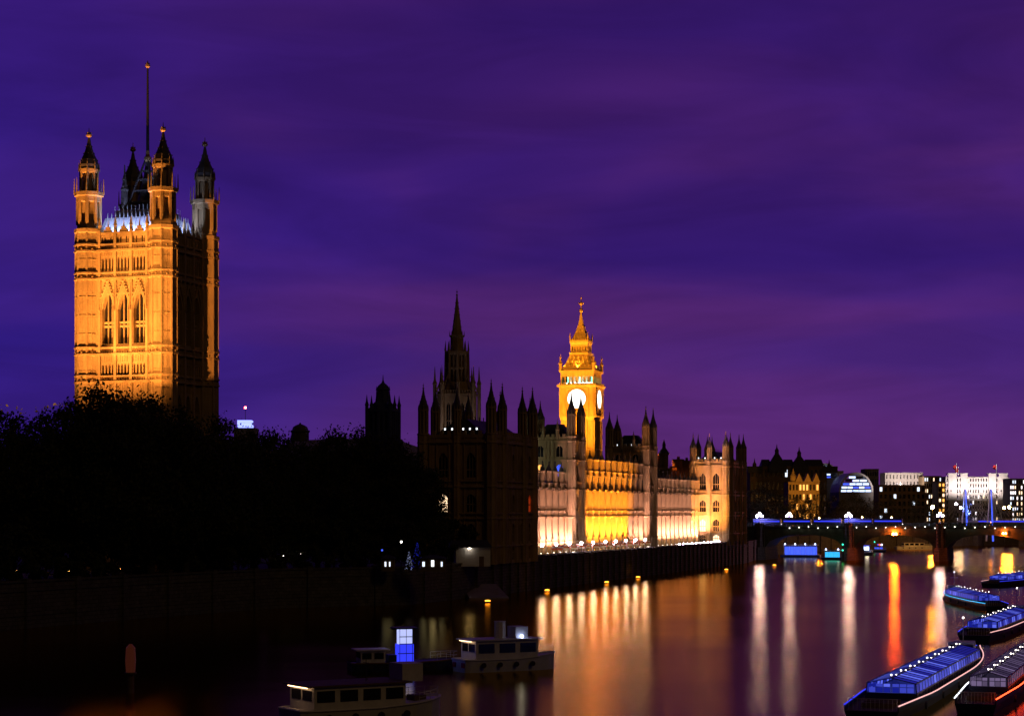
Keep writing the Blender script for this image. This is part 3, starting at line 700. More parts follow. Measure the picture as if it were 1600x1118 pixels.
# ------------------------------------------------------------------ river front of the palace
H1, H2 = 19.1, 23.3                                  # main cornice and attic cornice above the terrace
def wing(name, label, s0, s1, nb, attic, depth=13):
    t = thing(name, label, 'palace wing', W(s0, 11.9), PR)
    L = s1 - s0; bw = L / nb
    P = lambda x, z, w: (x, -w, z)
    g0 = [((k + .5) * bw - 1.3, (k + .5) * bw + 1.3, 2.2, 3.4, 4.1) for k in range(nb)]
    g1 = [((k + .5) * bw - 1.5, (k + .5) * bw + 1.5, 5.6, 9.0, 10.0) for k in range(nb)]
    g2 = [((k + .5) * bw - 1.5, (k + .5) * bw + 1.5, 12.9, 16.8, 17.9) for k in range(nb)]
    g3 = [((k + .5) * bw - 1.3, (k + .5) * bw + 1.3, 20.2, 22.2, 22.2) for k in range(nb)]
    rows = [(0, 4.8, g0), (4.8, 10.8, g1), (10.8, 12.5, []), (12.5, H1, g2)]
    top = H1
    if attic: rows.append((H1, H2, g3)); top = H2
    wl = MB(); wall(wl, P, 0, L, rows, .45)
    for k in range(nb):
        c0 = (k + .5) * bw
        for dx in (-1.75, 1.75, -2.1, 2.1): pbox(wl, P, c0 + dx - .08, c0 + dx + .08, 3.9, top, 0, .22)
        for dx in (-1.2, -.6, 0, .6, 1.2): pbox(wl, P, c0 + dx - .06, c0 + dx + .06, 10.9, 12.4, 0, .18)
    wl.face([(0, 0, 0), (0, depth, 0), (0, depth, top), (0, 0, top)]); wl.face([(L, 0, 0), (L, depth, 0), (L, depth, top), (L, 0, top)]); wl.face([(0, depth, 0), (L, depth, 0), (L, depth, top), (0, depth, top)])
    wl.build('wall', M['stone'], t)
    cn = MB()
    zs = [(4.6, .3, .5), (10.6, .3, .4), (12.3, .3, .4), (18.4, .7, .8)] + ([(22.7, .6, .6)] if attic else [])
    for z, hh, pr in zs: pbox(cn, P, .01, L - .01, z, z + hh, -.1, pr)
    cn.build('cornice', M['stone'], t)
    pp = MB(); pbox(pp, P, .02, L - .02, top, top + .8, -.4, .15)
    n = int(L / 1.3)
    for k in range(n): x = (k + .5) * L / n; pbox(pp, P, x - .38, x + .38, top + .8, top + 1.5, -.35, .1)
    pp.build('parapet', M['stone'], t)
    for o in g1 + g2: window(t, P, o, .45, 2, ((o[2] * 2 + o[3]) / 3 + .6,))
    for o in g0: window(t, P, o, .45, 1, (), 'e_ground')
    if attic:
        for o in g3: window(t, P, o, .45, 3)
    rf = MB(); q = lambda y, z: [(0.3, y, z), (L - .3, y, z)]
    r0, r1 = q(.6, top), q(depth / 2, top + 4.6); r2 = q(depth, top)
    rf.hexa([r0[0], r1[0], r2[0]], [r0[1], r1[1], r2[1]])
    for k in range(nb): x = (k + .5) * bw; rf.box(x - .12, x + .12, depth / 2 - .1, depth / 2 + .1, top + 4.4, top + 5.2)
    rf.build('roof', M['slate'], t)
    bs = None
    for k in range(nb + 1):
        x = min(max(k * bw, .5), L - .5)
        if bs is None:
            b = MB(); pt = top + (6.2 if not attic else 6.4)
            b.box(-.85, .85, -1.7, 0, 0, 3.9); b.box(-.72, .72, -1.5, 0, 3.9, 10.9); b.box(-.64, .64, -1.2, 0, 10.9, 18.5)
            for z in (3.7, 10.7, 12.4, 18.3): b.box(-.95, .95, -1.75, 0, z, z + .35)
            for dx in (-.55, 0, .55): b.box(dx - .07, dx + .07, -1.55, -1.1, 4.1, 18.2)
            if attic: b.box(-.6, .6, -1.05, 0, 18.5, top + .5)
            b.lathe(0, -.62, [(.78, top - .6), (.78, top + 1.0), (.95, top + 1.1), (.95, top + 1.4), (.5, top + 1.45), (.5, top + 1.8), (.74, top + 1.85), (.74, pt - 2.0), (.95, pt - 1.9), (.95, pt - 1.5), (.7, pt - 1.45)], 8)
            for i in range(8):
                an = math.pi / 8 + i * math.pi / 4; b.tube((.74 * math.cos(an), -.62 + .74 * math.sin(an), top + 1.8), (.74 * math.cos(an), -.62 + .74 * math.sin(an), pt - 1.9), .09, .09, 4)
            bs = b.build('buttress', M['stone'], t)
            pn = MB(); pn.lathe(0, -.62, [(.72, pt - 1.45), (.66, pt - 1.0), (.3, pt - .2), (.1, pt + .6), (.22, pt + .75), (.04, pt + 1.3)], 8); po = pn.build('pinnacle', M['lead'], bs)
            rp = MB(); rp.tube((.86, -1.1, 0), (.86, -1.1, top - .7), .2, .2, 6); rp.box(.66, 1.06, -1.3, -.9, top - .7, top - .1); rpo = rp.build('shade_line_pipe', M['iron'], bs)  # dark pipe added to draw the shaded gap between bays
            bs.location = (x, 0, 0)
        else:
            c2 = bs.copy(); col.objects.link(c2); c2.parent = t; c2.location = (x, 0, 0)
            for q0 in (po, rpo): p2 = q0.copy(); col.objects.link(p2); p2.parent = c2
    return t
wing('palace_wing', 'pale floodlit south wing of five Gothic bays between the dark pavilion and the grey tower', 28, 70.5, 7, False)
wing('palace_wing', 'taller central wing of the palace glowing yellow, topped by a row of lit pinnacles', 80.6, 156, 11, True)
wing('palace_wing', 'long pale north wing of the palace with a row of slender buttresses', 168.0, 238.2, 11, False)

def wing_tower(label, s0, wins, L=10.6, D=13, gl=()):
    t = thing('palace_tower', label, 'tower', W(s0, 9.6), PR)
    zp = 33.2
    PS = lambda x, z, w: (-w, x, z); PE = lambda x, z, w: (x, -w, z)
    wl = MB()
    so = [(c0 - 1.0, c0 + 1.0, z, z + 2.6, z + 3.4) for c0 in (3.8, 9.6) for z in (22.6,)]
    so2 = [(c0 - 1.0, c0 + 1.0, 28.2, 30.6, 31.4) for c0 in (3.8, 9.6)]
    eo = [(L / 2 - 1.4, L / 2 + 1.4, z, z + 4, z + 5.2) for z in (4.2, 12.7, 21.5)]
    wall(wl, PS, 0, D, [(0, 21, []), (21, 27, so), (27, zp, so2)], .5)
    wall(wl, PE, 0, L, [(0, 3.9, [])] + [(a, b, [o]) for a, b, o in ((3.9, 12.3, eo[0]), (12.3, 21, eo[1]), (21, 28, eo[2]))] + [(28, zp, [])], .5)
    for x in (1.9, 5.5, 6.7, 7.9, 11.5): pbox(wl, PS, x - .1, x + .1, 19, zp, 0, .25)
    for x in (2.2, 3, L - 3, L - 2.2): pbox(wl, PE, x - .1, x + .1, 0, zp, 0, .25)
    wl.face([(L, 0, 0), (L, D, 0), (L, D, zp), (L, 0, zp)]); wl.face([(0, D, 0), (L, D, 0), (L, D, zp), (0, D, zp)])
    wl.build('wall', M['stone'], t)
    cn = MB()
    for z in (3.7, 10.6, 18.5, 20.6, 27, 32.6):
        pbox(cn, PS, -.35, D, z, z + .4, 0, .35); pbox(cn, PE, 0, L, z, z + .4, 0, .35)
    cn.build('cornice', M['stone'], t)
    pp = MB()
    for P, n, Ln in ((PS, 8, D), (PE, 6, L)):
        pbox(pp, P, 0, Ln, zp, zp + .7, -.4, .1)
        for k in range(n): x = (k + .5) * Ln / n; pbox(pp, P, x - .45, x + .45, zp + .7, zp + 1.5, -.35, .05)
    for c0 in (4.4, 8.6):
        q = PS(c0, zp, -.1); pp.lathe(q[0], q[1], [(.5, zp), (.5, zp + 2.6), (.7, zp + 2.7), (.4, zp + 3.4), (.05, zp + 5.6)], 6)
    pp.build('parapet', M['stone'], t)
    for i, o in enumerate(so): window(t, PS, o, .5, 1, (), wins[i] if i < len(wins) else 'glass')
    for o in so2: window(t, PS, o, .5, 1)
    for o in eo: window(t, PE, o, .5, 2, (o[2] + 2,))
    rf = MB(); rf.pyr(L / 2, D / 2, zp - .5, zp + 4.5, L / 2 - .7, D / 2 - .7, 1.5, 2.2); rf.build('roof', M['slate'], t)
    for x, y, dz in ((.3, .3, 2.2), (L - .3, .3, 2.0), (.3, D - .3, .4), (L - .3, D - .3, 0)):
        turret(t, x, y, 0, zp + .5, 44.2 + dz, 1.35, rings=(3.6, 10.6, 18.5, 27, 32.4))
    for x in gl:
        dm = MB(); dm.box(1.2, 1.8, x - .35, x + .35, zp + .8, zp + 1.7); dm.box(1.1, 1.19, x - .22, x + .22, zp + .95, zp + 1.5, 1)
        dm.build('dormer', [M['slate'], M['e_white']], t)
    return t
wing_tower('dim grey palace tower with pinnacled turrets left of the clock tower, one window lit orange', 69.6, ('e_bluewin_glow', 'e_orangewin'))
wing_tower('dark palace tower with slim turrets right of the clock tower, tiny lights under its roof', 157, (), gl=(2.6, 4.1, 5.6, 7.4, 8.9, 10.4))

def pavilion(label, s0, L, D, lit=(), dots=(), zt=41, lamp_windows=None):
    t = thing('palace_pavilion', label, 'pavilion', W(s0, -.6 if s0 < 0 else .05), PR)
    zp = 30
    PS = lambda x, z, w: (-w, x, z); PE = lambda x, z, w: (x, -w, z); PN = lambda x, z, w: (L + w, x, z)
    cy = (D * .3, D * .7); cx = [L * (k + .5) / 5 for k in range(5)]
    so = {}
    wl = MB()
    zs = ((.8, 3.2, 3.9), (5.2, 8.6, 9.6), (12.4, 15.6, 16.6), (20.6, 25.0, 26.4))
    srow, erow = [], []
    lv = (0, 4.4, 11, 18.8, zp)
    for k, (a, b, c) in enumerate(zs):
        so[k] = [(y - 1.15, y + 1.15, a, b, c) for y in cy]; eo = [(x - 1.2, x + 1.2, a, b, c) for x in cx]
        srow.append((lv[k], lv[k + 1], so[k])); erow.append((lv[k], lv[k + 1], eo))
    wall(wl, PS, 0, D, srow, .5); wall(wl, PE, 0, L, erow, .5)
    for y in (1.9, D * .3 - 1.6, D * .3 + 1.6, D * .5 - .5, D * .5, D * .5 + .5, D * .7 - 1.6, D * .7 + 1.6, D - 1.9): pbox(wl, PS, y - .1, y + .1, 0, zp, 0, .25)
    for x in cx:
        for dx in (-1.7, 1.7, 2.4, -2.4): pbox(wl, PE, x + dx - .1, x + dx + .1, 0, zp, 0, .25)
    wl.face([(L, 0, 0), (L, D, 0), (L, D, zp), (L, 0, zp)]); wl.face([(0, D, 0), (L, D, 0), (L, D, zp), (0, D, zp)])
    wl.build('wall', M['stone'], t)
    cn = MB()
    for z, hh in ((4.1, .4), (10.7, .4), (11.9, .3), (18.2, .6), (19.6, .3), (28.8, .7)):
        pbox(cn, PS, -.45, D, z, z + hh, 0, .45); pbox(cn, PE, 0, L, z, z + hh, 0, .45)
    cn.build('cornice', M['stone'], t)
    pp = MB()
    for P, n, Ln in ((PS, 9, D), (PE, 20, L)):
        pbox(pp, P, 0, Ln, zp, zp + .8, -.4, .15)
        for k in range(n): x = (k + .5) * Ln / n; pbox(pp, P, x - .42, x + .42, zp + .8, zp + 1.7, -.35, .1)
    pp.build('parapet', M['stone'], t)
    for k in range(4):
        for i, y in enumerate(cy):
            window(t, PS, so[k][i], .5, 2, (so[k][i][2] + 1.8,), lit.get(('s', k, i), 'glass') if lit else 'glass')
        for i, x in enumerate(cx):
            a, b, c = zs[k]; window(t, PE, (x - 1.2, x + 1.2, a, b, c), .5, 2, (a + 1.8,), lit.get(('e', k, i), 'glass') if lit else 'glass')
    rf = MB(); rf.pyr(L / 2, D / 2, zp - .3, zp + 4.6, L / 2 - 1, D / 2 - 1, L / 2 - 4, 1.2)
    for k in range(9): rf.box(4 + (L - 8) * k / 8 - .1, 4 + (L - 8) * k / 8 + .1, D / 2 - .1, D / 2 + .1, zp + 4.5, zp + 5.6)
    rf.build('roof', M['slate'], t)
    ys = (.2, D * .5, D - .2)
    xs = (.2, L * .26, L * .74, L - .2)
    for x in (.2, L - .2):
        for y in ys: turret(t, x, y, 0, zp + .6, zt + (.8 if y == .2 else 0), 1.3 if y != D * .5 else 1.0, rings=(4, 10.6, 18.2, 28.6))
    for x in xs[1:3]: turret(t, x, .2, 0, zp + .6, zt + .4, 1.2, rings=(4, 10.6, 18.2, 28.6))
    for x in xs[1:3]: turret(t, x, D - .2, 0, zp + .6, zt, 1.2)
    for y in dots:
        dm = MB(); dm.box(1.35, 2.2, y - .4, y + .4, zp + .9, zp + 2.6); dm.box(1.25, 1.34, y - .17, y + .17, zp + 1.9, zp + 2.35, 1)
        dm.build('dormer', [M['slate'], M['e_white']], t)
    return t
pavilion('near-black corner pavilion of the palace bristling with dark turrets, one three-light window lit', -33, 33, 17.5, {('s', 2, 1): 'e_warmwin', ('e', 2, 4): 'e_redwin'}, (4.2, 5.9, 7.6, 10.4, 12.2), 42.2)
pavilion('yellow-lit end pavilion of the palace beside the bridge, its river face dark', 238.4, 33, 12.6, {('s', 1, 1): 'e_warmwin', ('s', 0, 0): 'e_warmwin'}, (2.2, 4.6, 8.2, 10.6), 40.4)

# inner block behind the north wing and chimneys
def chimney(label, px, py, d, wdt, n, grp='brick chimneys behind the north wing'):
    p = at(px, py, d); t = thing('chimney_stack', label, 'chimney', (p.x, p.y, 20), PR, grp)
    hh = p.z - 20; b = MB(); b.box(-wdt, wdt, -wdt, wdt, 0, hh)
    for z in (hh * .4, hh * .6, hh * .8, hh - .7): b.box(-wdt - .15, wdt + .15, -wdt - .15, wdt + .15, z, z + .3)
    b.build('stack', M['brick'], t)
    for k in range(n):
        c = MB(); x = -wdt + (k + .5) * 2 * wdt / n; c.lathe(x, 0, [(.3, hh), (.25, hh + .9), (.32, hh + 1.0)], 8); c.build('chimney_pot', M['brick'], t)
for i, (px, py, wd) in enumerate(((1017, 712, 1.6), (1029, 714, 1.0), (1060, 717, 1.9), (1073, 719, 1.8), (1052, 728, 1.0))):
    chimney('brick chimney stack behind the north wing, %s from the left' % ORD[(0, 1, 3, 4, 2)[i]], px, py, 735, wd, 3)
vt = at(1037.5, 798, 720)
def small_spire(name, label, cat, px, d, ytop, ybody, ybase, r, m='dark_stone', rm='slate'):
    p = at(px, 798, d); zt, zb, z0 = at(px, ytop, d).z, at(px, ybody, d).z, at(px, ybase, d).z
    t = thing(name, label, cat, (p.x, p.y, z0), PR)
    b = MB(); hb = zb - z0
    b.lathe(0, 0, [(r * 1.1, 0), (r * 1.1, hb * .5), (r * 1.25, hb * .52), (r * 1.25, hb * .56), (r * .8, hb * .58), (r * .8, hb), (r * 1.05, hb + .1), (r * 1.05, hb + .5)])
    for i in range(8):
        an = math.pi / 8 + i * math.pi / 4; b.tube((r * 1.15 * math.cos(an), r * 1.15 * math.sin(an), hb * .4), (r * 1.15 * math.cos(an), r * 1.15 * math.sin(an), hb * .85), r * .12, .03, 4)
    b.build('body', M[m], t)
    s = MB(); s.lathe(0, 0, [(r, hb + .5), (r * .55, hb + (zt - zb) * .35), (r * .35, hb + (zt - zb) * .42), (r * .3, hb + (zt - zb) * .6), (r * .36, hb + (zt - zb) * .62), (.05, zt - z0)]); s.build('spire', M[rm], t)
    return t
small_spire('ventilation_turret', 'dark octagonal ventilation turret with a short spire above the north wing roofs', 'turret', 1037.5, 720, 686, 710, 760, 2.0)

# ------------------------------------------------------------------ central octagonal spire
def central_spire():
    p = at(714, 798, 632); bz = 30
    t = thing('octagonal_spire_tower', 'tall dim octagonal lantern tower with a needle spire behind the dark pavilion', 'tower', (p.x, p.y, bz), PR)
    Z = lambda z: z - bz
    lo = MB(); r = 6.3
    for i in range(8):
        a0, a1 = math.pi / 8 + i * math.pi / 4, math.pi / 8 + (i + 1) * math.pi / 4
        A = Vector((r * math.cos(a0), r * math.sin(a0), 0)); B = Vector((r * math.cos(a1), r * math.sin(a1), 0)); d = (B - A).normalized(); nn = Vector((d.y, -d.x, 0)); Ln = (B - A).length
        P = lambda x, z, w, A=A, d=d, nn=nn: tuple(A + d * x + nn * w + Vector((0, 0, z)))
        o = [(Ln / 2 - 1.5, Ln / 2 - .2, Z(44), Z(53), Z(54.4)), (Ln / 2 + .2, Ln / 2 + 1.5, Z(44), Z(53), Z(54.4))]
        wall(lo, P, 0, Ln, [(0, Z(57), o)], .5)
        for q in o: window(t, P, q, .5, 1, (Z(48.5),), frame='stone')
        pbox(lo, P, 0, Ln, Z(56.5), Z(57.2), 0, .3)
        for k in range(5): pbox(lo, P, Ln * (k + .5) / 5 - .3, Ln * (k + .5) / 5 + .3, Z(57.2), Z(58.2), -.3, .1)
        lo.tube((A.x * 1.12, A.y * 1.12, 0), (A.x * 1.12, A.y * 1.12, Z(58)), .7, .6, 6)
    lo.build('lower_stage', M['stone'], t)
    for i in range(8):
        a0 = math.pi / 8 + i * math.pi / 4; x, y = 7.05 * math.cos(a0), 7.05 * math.sin(a0)
        pn = MB(); pn.lathe(x, y, [(.65, Z(58)), (.65, Z(60.2)), (.85, Z(60.4)), (.4, Z(61.6)), (.05, Z(66))], 6)
        pn.tube((x, y, Z(57)), (x * .62, y * .62, Z(63)), .3, .25, 5)
        pn.build('pinnacle', M['stone'], t)
    mid = MB()
    mid.lathe(0, 0, [(6.0, Z(57)), (4.4, Z(60.5)), (4.1, Z(61))], 8)
    mid.lathe(0, 0, [(2.6, Z(61)), (2.6, Z(70))], 8)
    for i in range(8):
        a0 = math.pi / 8 + i * math.pi / 4; c, s = math.cos(a0), math.sin(a0)
        mid.tube((3.7 * c, 3.7 * s, Z(60)), (3.5 * c, 3.5 * s, Z(71)), .5, .42, 6)
        mid.tube((3.7 * c, 3.7 * s, Z(71)), (3.6 * c, 3.6 * s, Z(74.2)), .36, .04, 5)
        am = i * math.pi / 4; c, s = math.cos(am), math.sin(am)
        mid.tube((3.2 * c, 3.2 * s, Z(60.5)), (3.2 * c, 3.2 * s, Z(70)), .22, .22, 5)
    mid.lathe(0, 0, [(3.6, Z(65)), (3.75, Z(65.1)), (3.75, Z(65.6)), (3.6, Z(65.7))], 8)
    mid.lathe(0, 0, [(3.6, Z(69.6)), (3.9, Z(69.8)), (3.9, Z(70.6)), (2.6, Z(71))], 8)
    mid.build('lantern', M['stone'], t)
    up = MB(); up.lathe(0, 0, [(2.6, Z(70.8)), (2.15, Z(71.5)), (2.05, Z(75.2)), (2.3, Z(75.4)), (2.3, Z(75.9)), (1.7, Z(76)), (.75, Z(83.5)), (.22, Z(88.4))], 8)
    for i in range(8):
        a0 = math.pi / 8 + i * math.pi / 4; c, s = math.cos(a0), math.sin(a0)
        up.tube((2.3 * c, 2.3 * s, Z(75.5)), (2.3 * c, 2.3 * s, Z(77.4)), .22, .03, 4)
        for k in range(6): f = 1.6 - 1.3 * k / 6; up.ball((f * c, f * s, Z(76.8 + k * 1.9)), .14, 4, 3)
    so = up.build('spire', M['stone'], t)
    finial(so, 0, 0, Z(88.3), 2.4, .4)
    WL = lambda a, r0, z: Vector((p.x + r0 * math.cos(a), p.y + r0 * math.sin(a), z))
    for k, an in enumerate((R(-120), R(-60))):
        floodlight(WL(an, 16, 38), (p.x, p.y, 60), 1300, (.8, .7, 1), 80, 'faint pale floodlight at the foot of the octagonal spire, %s side' % ('left', 'right')[k], 'spire floodlights', .8, 'e_dot', .25)
central_spire()

# hall roof, ventilation tower and the far lit crown on the left
def hall():
    a, b = at(430, 798, 640), at(664, 798, 600)
    d = (b - a); L = d.length; rz = math.atan2(d.y, d.x)
    t = thing('great_hall', 'long hall with a dim purple-grey lead roof behind the garden trees', 'hall', (a.x, a.y, TZ), rz)
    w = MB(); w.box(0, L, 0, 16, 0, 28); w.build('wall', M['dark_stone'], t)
    r = MB(); r.hexa([(-.5, -.8, 28), (-.5, 8, 35.6), (-.5, 16.8, 28)], [(L * .8, -.8, 28), (L * .72, 8, 35.6), (L * .8, 16.8, 28)])
    r.hexa([(L * .8 + .01, -.8, 28), (L * .7, 8, 35.0), (L * .8 + .01, 16.8, 28)], [(L + .5, -.8, 26), (L + .5, 8, 29.5), (L + .5, 16.8, 26)])
    for k in range(16): r.tube((L * .74 * (k + .5) / 16, -.8, 28.05), (L * .72 * (k + .5) / 16, 8, 35.7), .1, .1, 4)
    r.build('roof', M['lead_roof'], t)
    for k in range(8):
        x = L * (k + .5) / 8; window(t, lambda q, z, w_: (q, -w_, z), (x - 1.3, x + 1.3, 14, 22, 24), -.02, 2)
hall()
def lantern_cupola():
    p = at(469, 681, 610); t = thing('roof_cupola', 'small black domed cupola standing on the hall roof', 'cupola', (p.x, p.y, 41.5), PR)
    b = MB(); b.lathe(0, 0, [(2.7, 0), (2.7, 2.6), (3.0, 2.8), (3.0, 3.2), (2.5, 3.4)], 8); b.build('drum', M['lead'], t)
    c = MB(); c.lathe(0, 0, [(2.5, 3.4), (2.2, 4.3), (1.3, 4.9), (.4, 5.2), (.1, 5.7)], 8); c.build('dome', M['lead'], t)
lantern_cupola()
def vent_tower():
    p = at(598.5, 798, 592); z0 = 34
    t = thing('ventilation_tower', 'dark blue square tower with corner pinnacles and a stepped cap left of the spire', 'tower', (p.x, p.y, z0), PR)
    Z = lambda y: at(598, y, 592).z - z0
    b = MB(); h = 3.7
    P = [lambda x, z, w: (-h - w, x, z), lambda x, z, w: (x, -h - w, z)]
    for Q in P:
        o = [(x - .42, x + .42, Z(672), Z(650), Z(646)) for x in (-2.4, -.8, .8, 2.4)]
        wall(b, Q, -h, h, [(0, Z(641), o)], .5)
        for q in o: window(t, Q, q, .5, 0, (), frame='bluelight_slate', name='louvre')
        for x in (-3.2, -1.6, 0, 1.6, 3.2): pbox(b, Q, x - .15, x + .15, 0, Z(640), 0, .3)
        pbox(b, Q, -h, h, Z(643), Z(639), 0, .4)
    b.face([(h, -h, 0), (h, h, 0), (h, h, Z(641)), (h, -h, Z(641))]); b.face([(-h, h, 0), (h, h, 0), (h, h, Z(641)), (-h, h, Z(641))])
    b.build('shaft', M['bluelight_slate'], t)
    for sx in (-1, 0, 1):
        for sy in (-1, 0, 1):
            if (sx, sy) != (0, 0):
                pn = MB(); x, y = sx * h, sy * h; pn.lathe(x, y, [(.55, 0), (.55, Z(634)), (.7, Z(633)), (.35, Z(628)), (.05, Z(617))], 6); pn.build('pinnacle', M['bluelight_slate'], t)
    c = MB(); c.pyr(0, 0, Z(641), Z(628), h, h, 1.9, 1.9); c.lathe(0, 0, [(2.0, Z(628)), (1.8, Z(610)), (2.2, Z(609)), (2.0, Z(606)), (1.2, Z(601)), (.5, Z(598)), (.2, Z(594)), (.06, Z(585))], 8)
    for i in range(8):
        an = math.pi / 8 + i * math.pi / 4; c.tube((1.95 * math.cos(an), 1.95 * math.sin(an), Z(628)), (1.95 * math.cos(an), 1.95 * math.sin(an), Z(603)), .25, .06, 4)
    c.build('cap', M['bluelight_slate'], t)
vent_tower()
def crown_block():
    p = at(382, 798, 920); t = thing('office_tower', 'distant tower block with a blue-white glowing crown and a red beacon above the trees', 'tower block', (p.x, p.y, TZ), 0)
    Z = lambda y: at(382, y, 920).z - TZ
    b = MB(); b.box(-5, 5, 0, 10, 0, Z(668)); b.build('tower', M['concrete'], t)
    c = MB(); c.box(-3.3, 3.3, .5, 7, Z(667.5), Z(664)); c.box(-3.3, 3.1, -.3, 7, Z(663), Z(656)); c.build('crown_light', M['e_crown'], t)
    m = MB(); m.tube((0, 3, Z(656)), (0, 3, Z(637)), .15, .1); mo = m.build('mast', M['iron'], t)
    l = MB(); l.ball((0, 3, Z(636)), .55); l.build('beacon', M['e_beacon'], mo)
crown_block()

# ------------------------------------------------------------------ terrace: floods, lamps, marquees
pk = (1, .53, .56)
def s_of(px, i):
    k = (px - 800) / F; b = A0 + V * i
    return (k * b.y - b.x) / (U.x - k * U.y)
for k in range(6):
    s = 34.2 + k * 6.07
    floodlight(W(s, 6.2), W(s, 11.9, TZ + 16), 8500, pk, 100, 'white floodlight on the terrace before the south wing, %s from the left' % ORD[k], 'terrace floodlights', .8)
for k in range(11):
    s = 171.2 + k * 6.35
    floodlight(W(s, 6.2), W(s, 11.9, TZ + 14), 9000, pk, 105, 'white floodlight on the terrace before the north wing, %s from the left' % ORD[k], 'terrace floodlights', .8)
for k in range(8):
    s = 84.5 + k * 6.85
    floodlight(W(s, 5.7), W(s, 11.9, TZ + 20), 66000, (1, .37, .035), 84, 'yellow floodlight at the terrace edge before the central wing, %s from the left' % ORD[k], 'terrace floodlights', .7, 'e_floody')
for k in range(3):
    s = 141 + k * 6
    floodlight(W(s, 6.2), W(s, 11.9, TZ + 14), 7500, pk, 90, 'white floodlight at the right end of the central wing, %s from the left' % ORD[k], 'terrace floodlights', .8)
def washers(s0, s1, n, power, c, where, lens='e_flood'):
    bw = (s1 - s0) / n
    for k in range(n):
        s = s0 + (k + .42) * bw
        if s < 33: continue
        floodlight(W(s, 10.75), W(s + .5, 11.3, TZ + 18), power, c, 118, 'small wall light low on the %s, %s bay from the left' % (where, ORD[k]), 'wall lights of the ' + where, .9, lens, .28)
washers(28, 70.5, 7, 26000, pk, 'south wing'); washers(168, 238.2, 11, 24000, pk, 'north wing'); washers(80.6, 134.6, 8, 30000, (1, .40, .045), 'central wing', 'e_floody'); washers(134.7, 156, 3, 20000, pk, 'central wing right end')
for k, y in enumerate((4, 8.5)):
    floodlight(W(225, y), W(238.4, y, TZ + 17), 44000, (1, .40, .07), 74, 'yellow floodlight aimed at the end pavilion, %s from the river' % ORD[k], 'pavilion floodlights', .7, 'e_floody')
for k in range(2):
    floodlight(W(52, 24 + 6 * k, TZ + 24.2), W(69.6, 15, TZ + 29), 1300, (.75, .85, .75), 100, 'faint greenish floodlight on the south wing roof, %s from the river' % ORD[k], 'roof floodlights', .8, 'e_dot', .25)
floodlight(W(150.5, 7.5), W(157, 9.6, TZ + 22), 5200, pk, 60, 'white floodlight under the lit turret of the dark palace tower', 'turret floodlights')
floodlight(W(64, 7.5), W(69.8, 9.8, TZ + 24), 7500, pk, 60, 'white floodlight under the lit turret of the grey palace tower', 'turret floodlights')

post0 = None
for k, px in enumerate((847, 869, 889.5, 908.6, 927, 946, 962, 978, 993, 1008)):
    loc = W(s_of(px, 1.7), 1.7)
    lb = 'bright globe lamp on a terrace post, %s from the left end of the row' % ORD[k]
    if post0 is None:
        post0 = thing('terrace_lamp', lb, 'lamp post', loc, 0, 'globe lamps along the terrace')
        b = MB(); b.lathe(0, 0, [(.3, 0), (.3, .4), (.12, .6), (.08, 3.3), (.2, 3.4)], 8); b.build('post', M['iron'], post0)
        g = MB(); g.ball((0, 0, 3.75), .36, 10, 6); g.build('lamp_globe', M['e_lamp'], post0)
        f = MB(); f.lathe(0, 0, [(.12, 4.1), (.2, 4.15), (.03, 4.4)], 8); f.build('lamp_cap', M['iron'], post0)
    else: dup(post0, loc, 0, lb)
pd0 = None
for k in range(11):
    s = 171 + k * 6.3; loc = W(s, 1.8); lb = 'low white bollard light on the terrace before the north wing, %s from the left' % ORD[k]
    if pd0 is None:
        pd0 = thing('bollard_light', lb, 'bollard light', loc, 0, 'bollard lights before the north wing')
        b = MB(); b.lathe(0, 0, [(.16, 0), (.16, 1.3)], 8); b.build('post', M['iron'], pd0)
        g = MB(); g.lathe(0, 0, [(.24, 1.3), (.3, 1.5), (.24, 1.7)], 8); g.build('lamp_head', M['e_lamp'], pd0)
    else: dup(pd0, loc, 0, lb)
tent0 = None
for k in range(13):
    s = 38 + k * 7.6; loc = W(s, 3.6); lb = 'small arched marquee tent on the terrace below the lamps, %s from the left' % ORD[k]
    if tent0 is None:
        tent0 = thing('marquee', lb, 'marquee', loc, PR, 'marquee tents on the terrace')
        c = MB(); n = 8
        arc = [(3.4 * math.cos(math.pi * i / n), 2.2 + 1.2 * math.sin(math.pi * i / n)) for i in range(n + 1)]
        for i in range(n):
            (xa, za), (xb, zb) = arc[i], arc[i + 1]
            c.hexa([(xa, -1.6, za), (xb, -1.6, zb), (xb, -1.6, zb - .07), (xa, -1.6, za - .07)], [(xa, 1.6, za), (xb, 1.6, zb), (xb, 1.6, zb - .07), (xa, 1.6, za - .07)], i % 2)
        c.build('canopy', [M['canvas'], M['canvas_red']], tent0)
        for x in (-3.3, 3.3):
            for y in (-1.5, 1.5): p = MB(); p.tube((x, y, 0), (x, y, 2.2), .06, .06); p.build('pole', M['white'], tent0)
        l = MB(); l.box(-2.2, 2.2, -.1, .1, 2.7, 2.8); l.build('light_tube', M['e_warm'], tent0)
        q = MB(); q.box(-2.6, 2.6, .6, 1.2, .7, .8); q.box(-2.5, -2.4, .6, 1.2, 0, .7); q.box(2.4, 2.5, .6, 1.2, 0, .7); q.build('counter', M['white'], tent0)
    else: dup(tent0, loc, PR, lb)

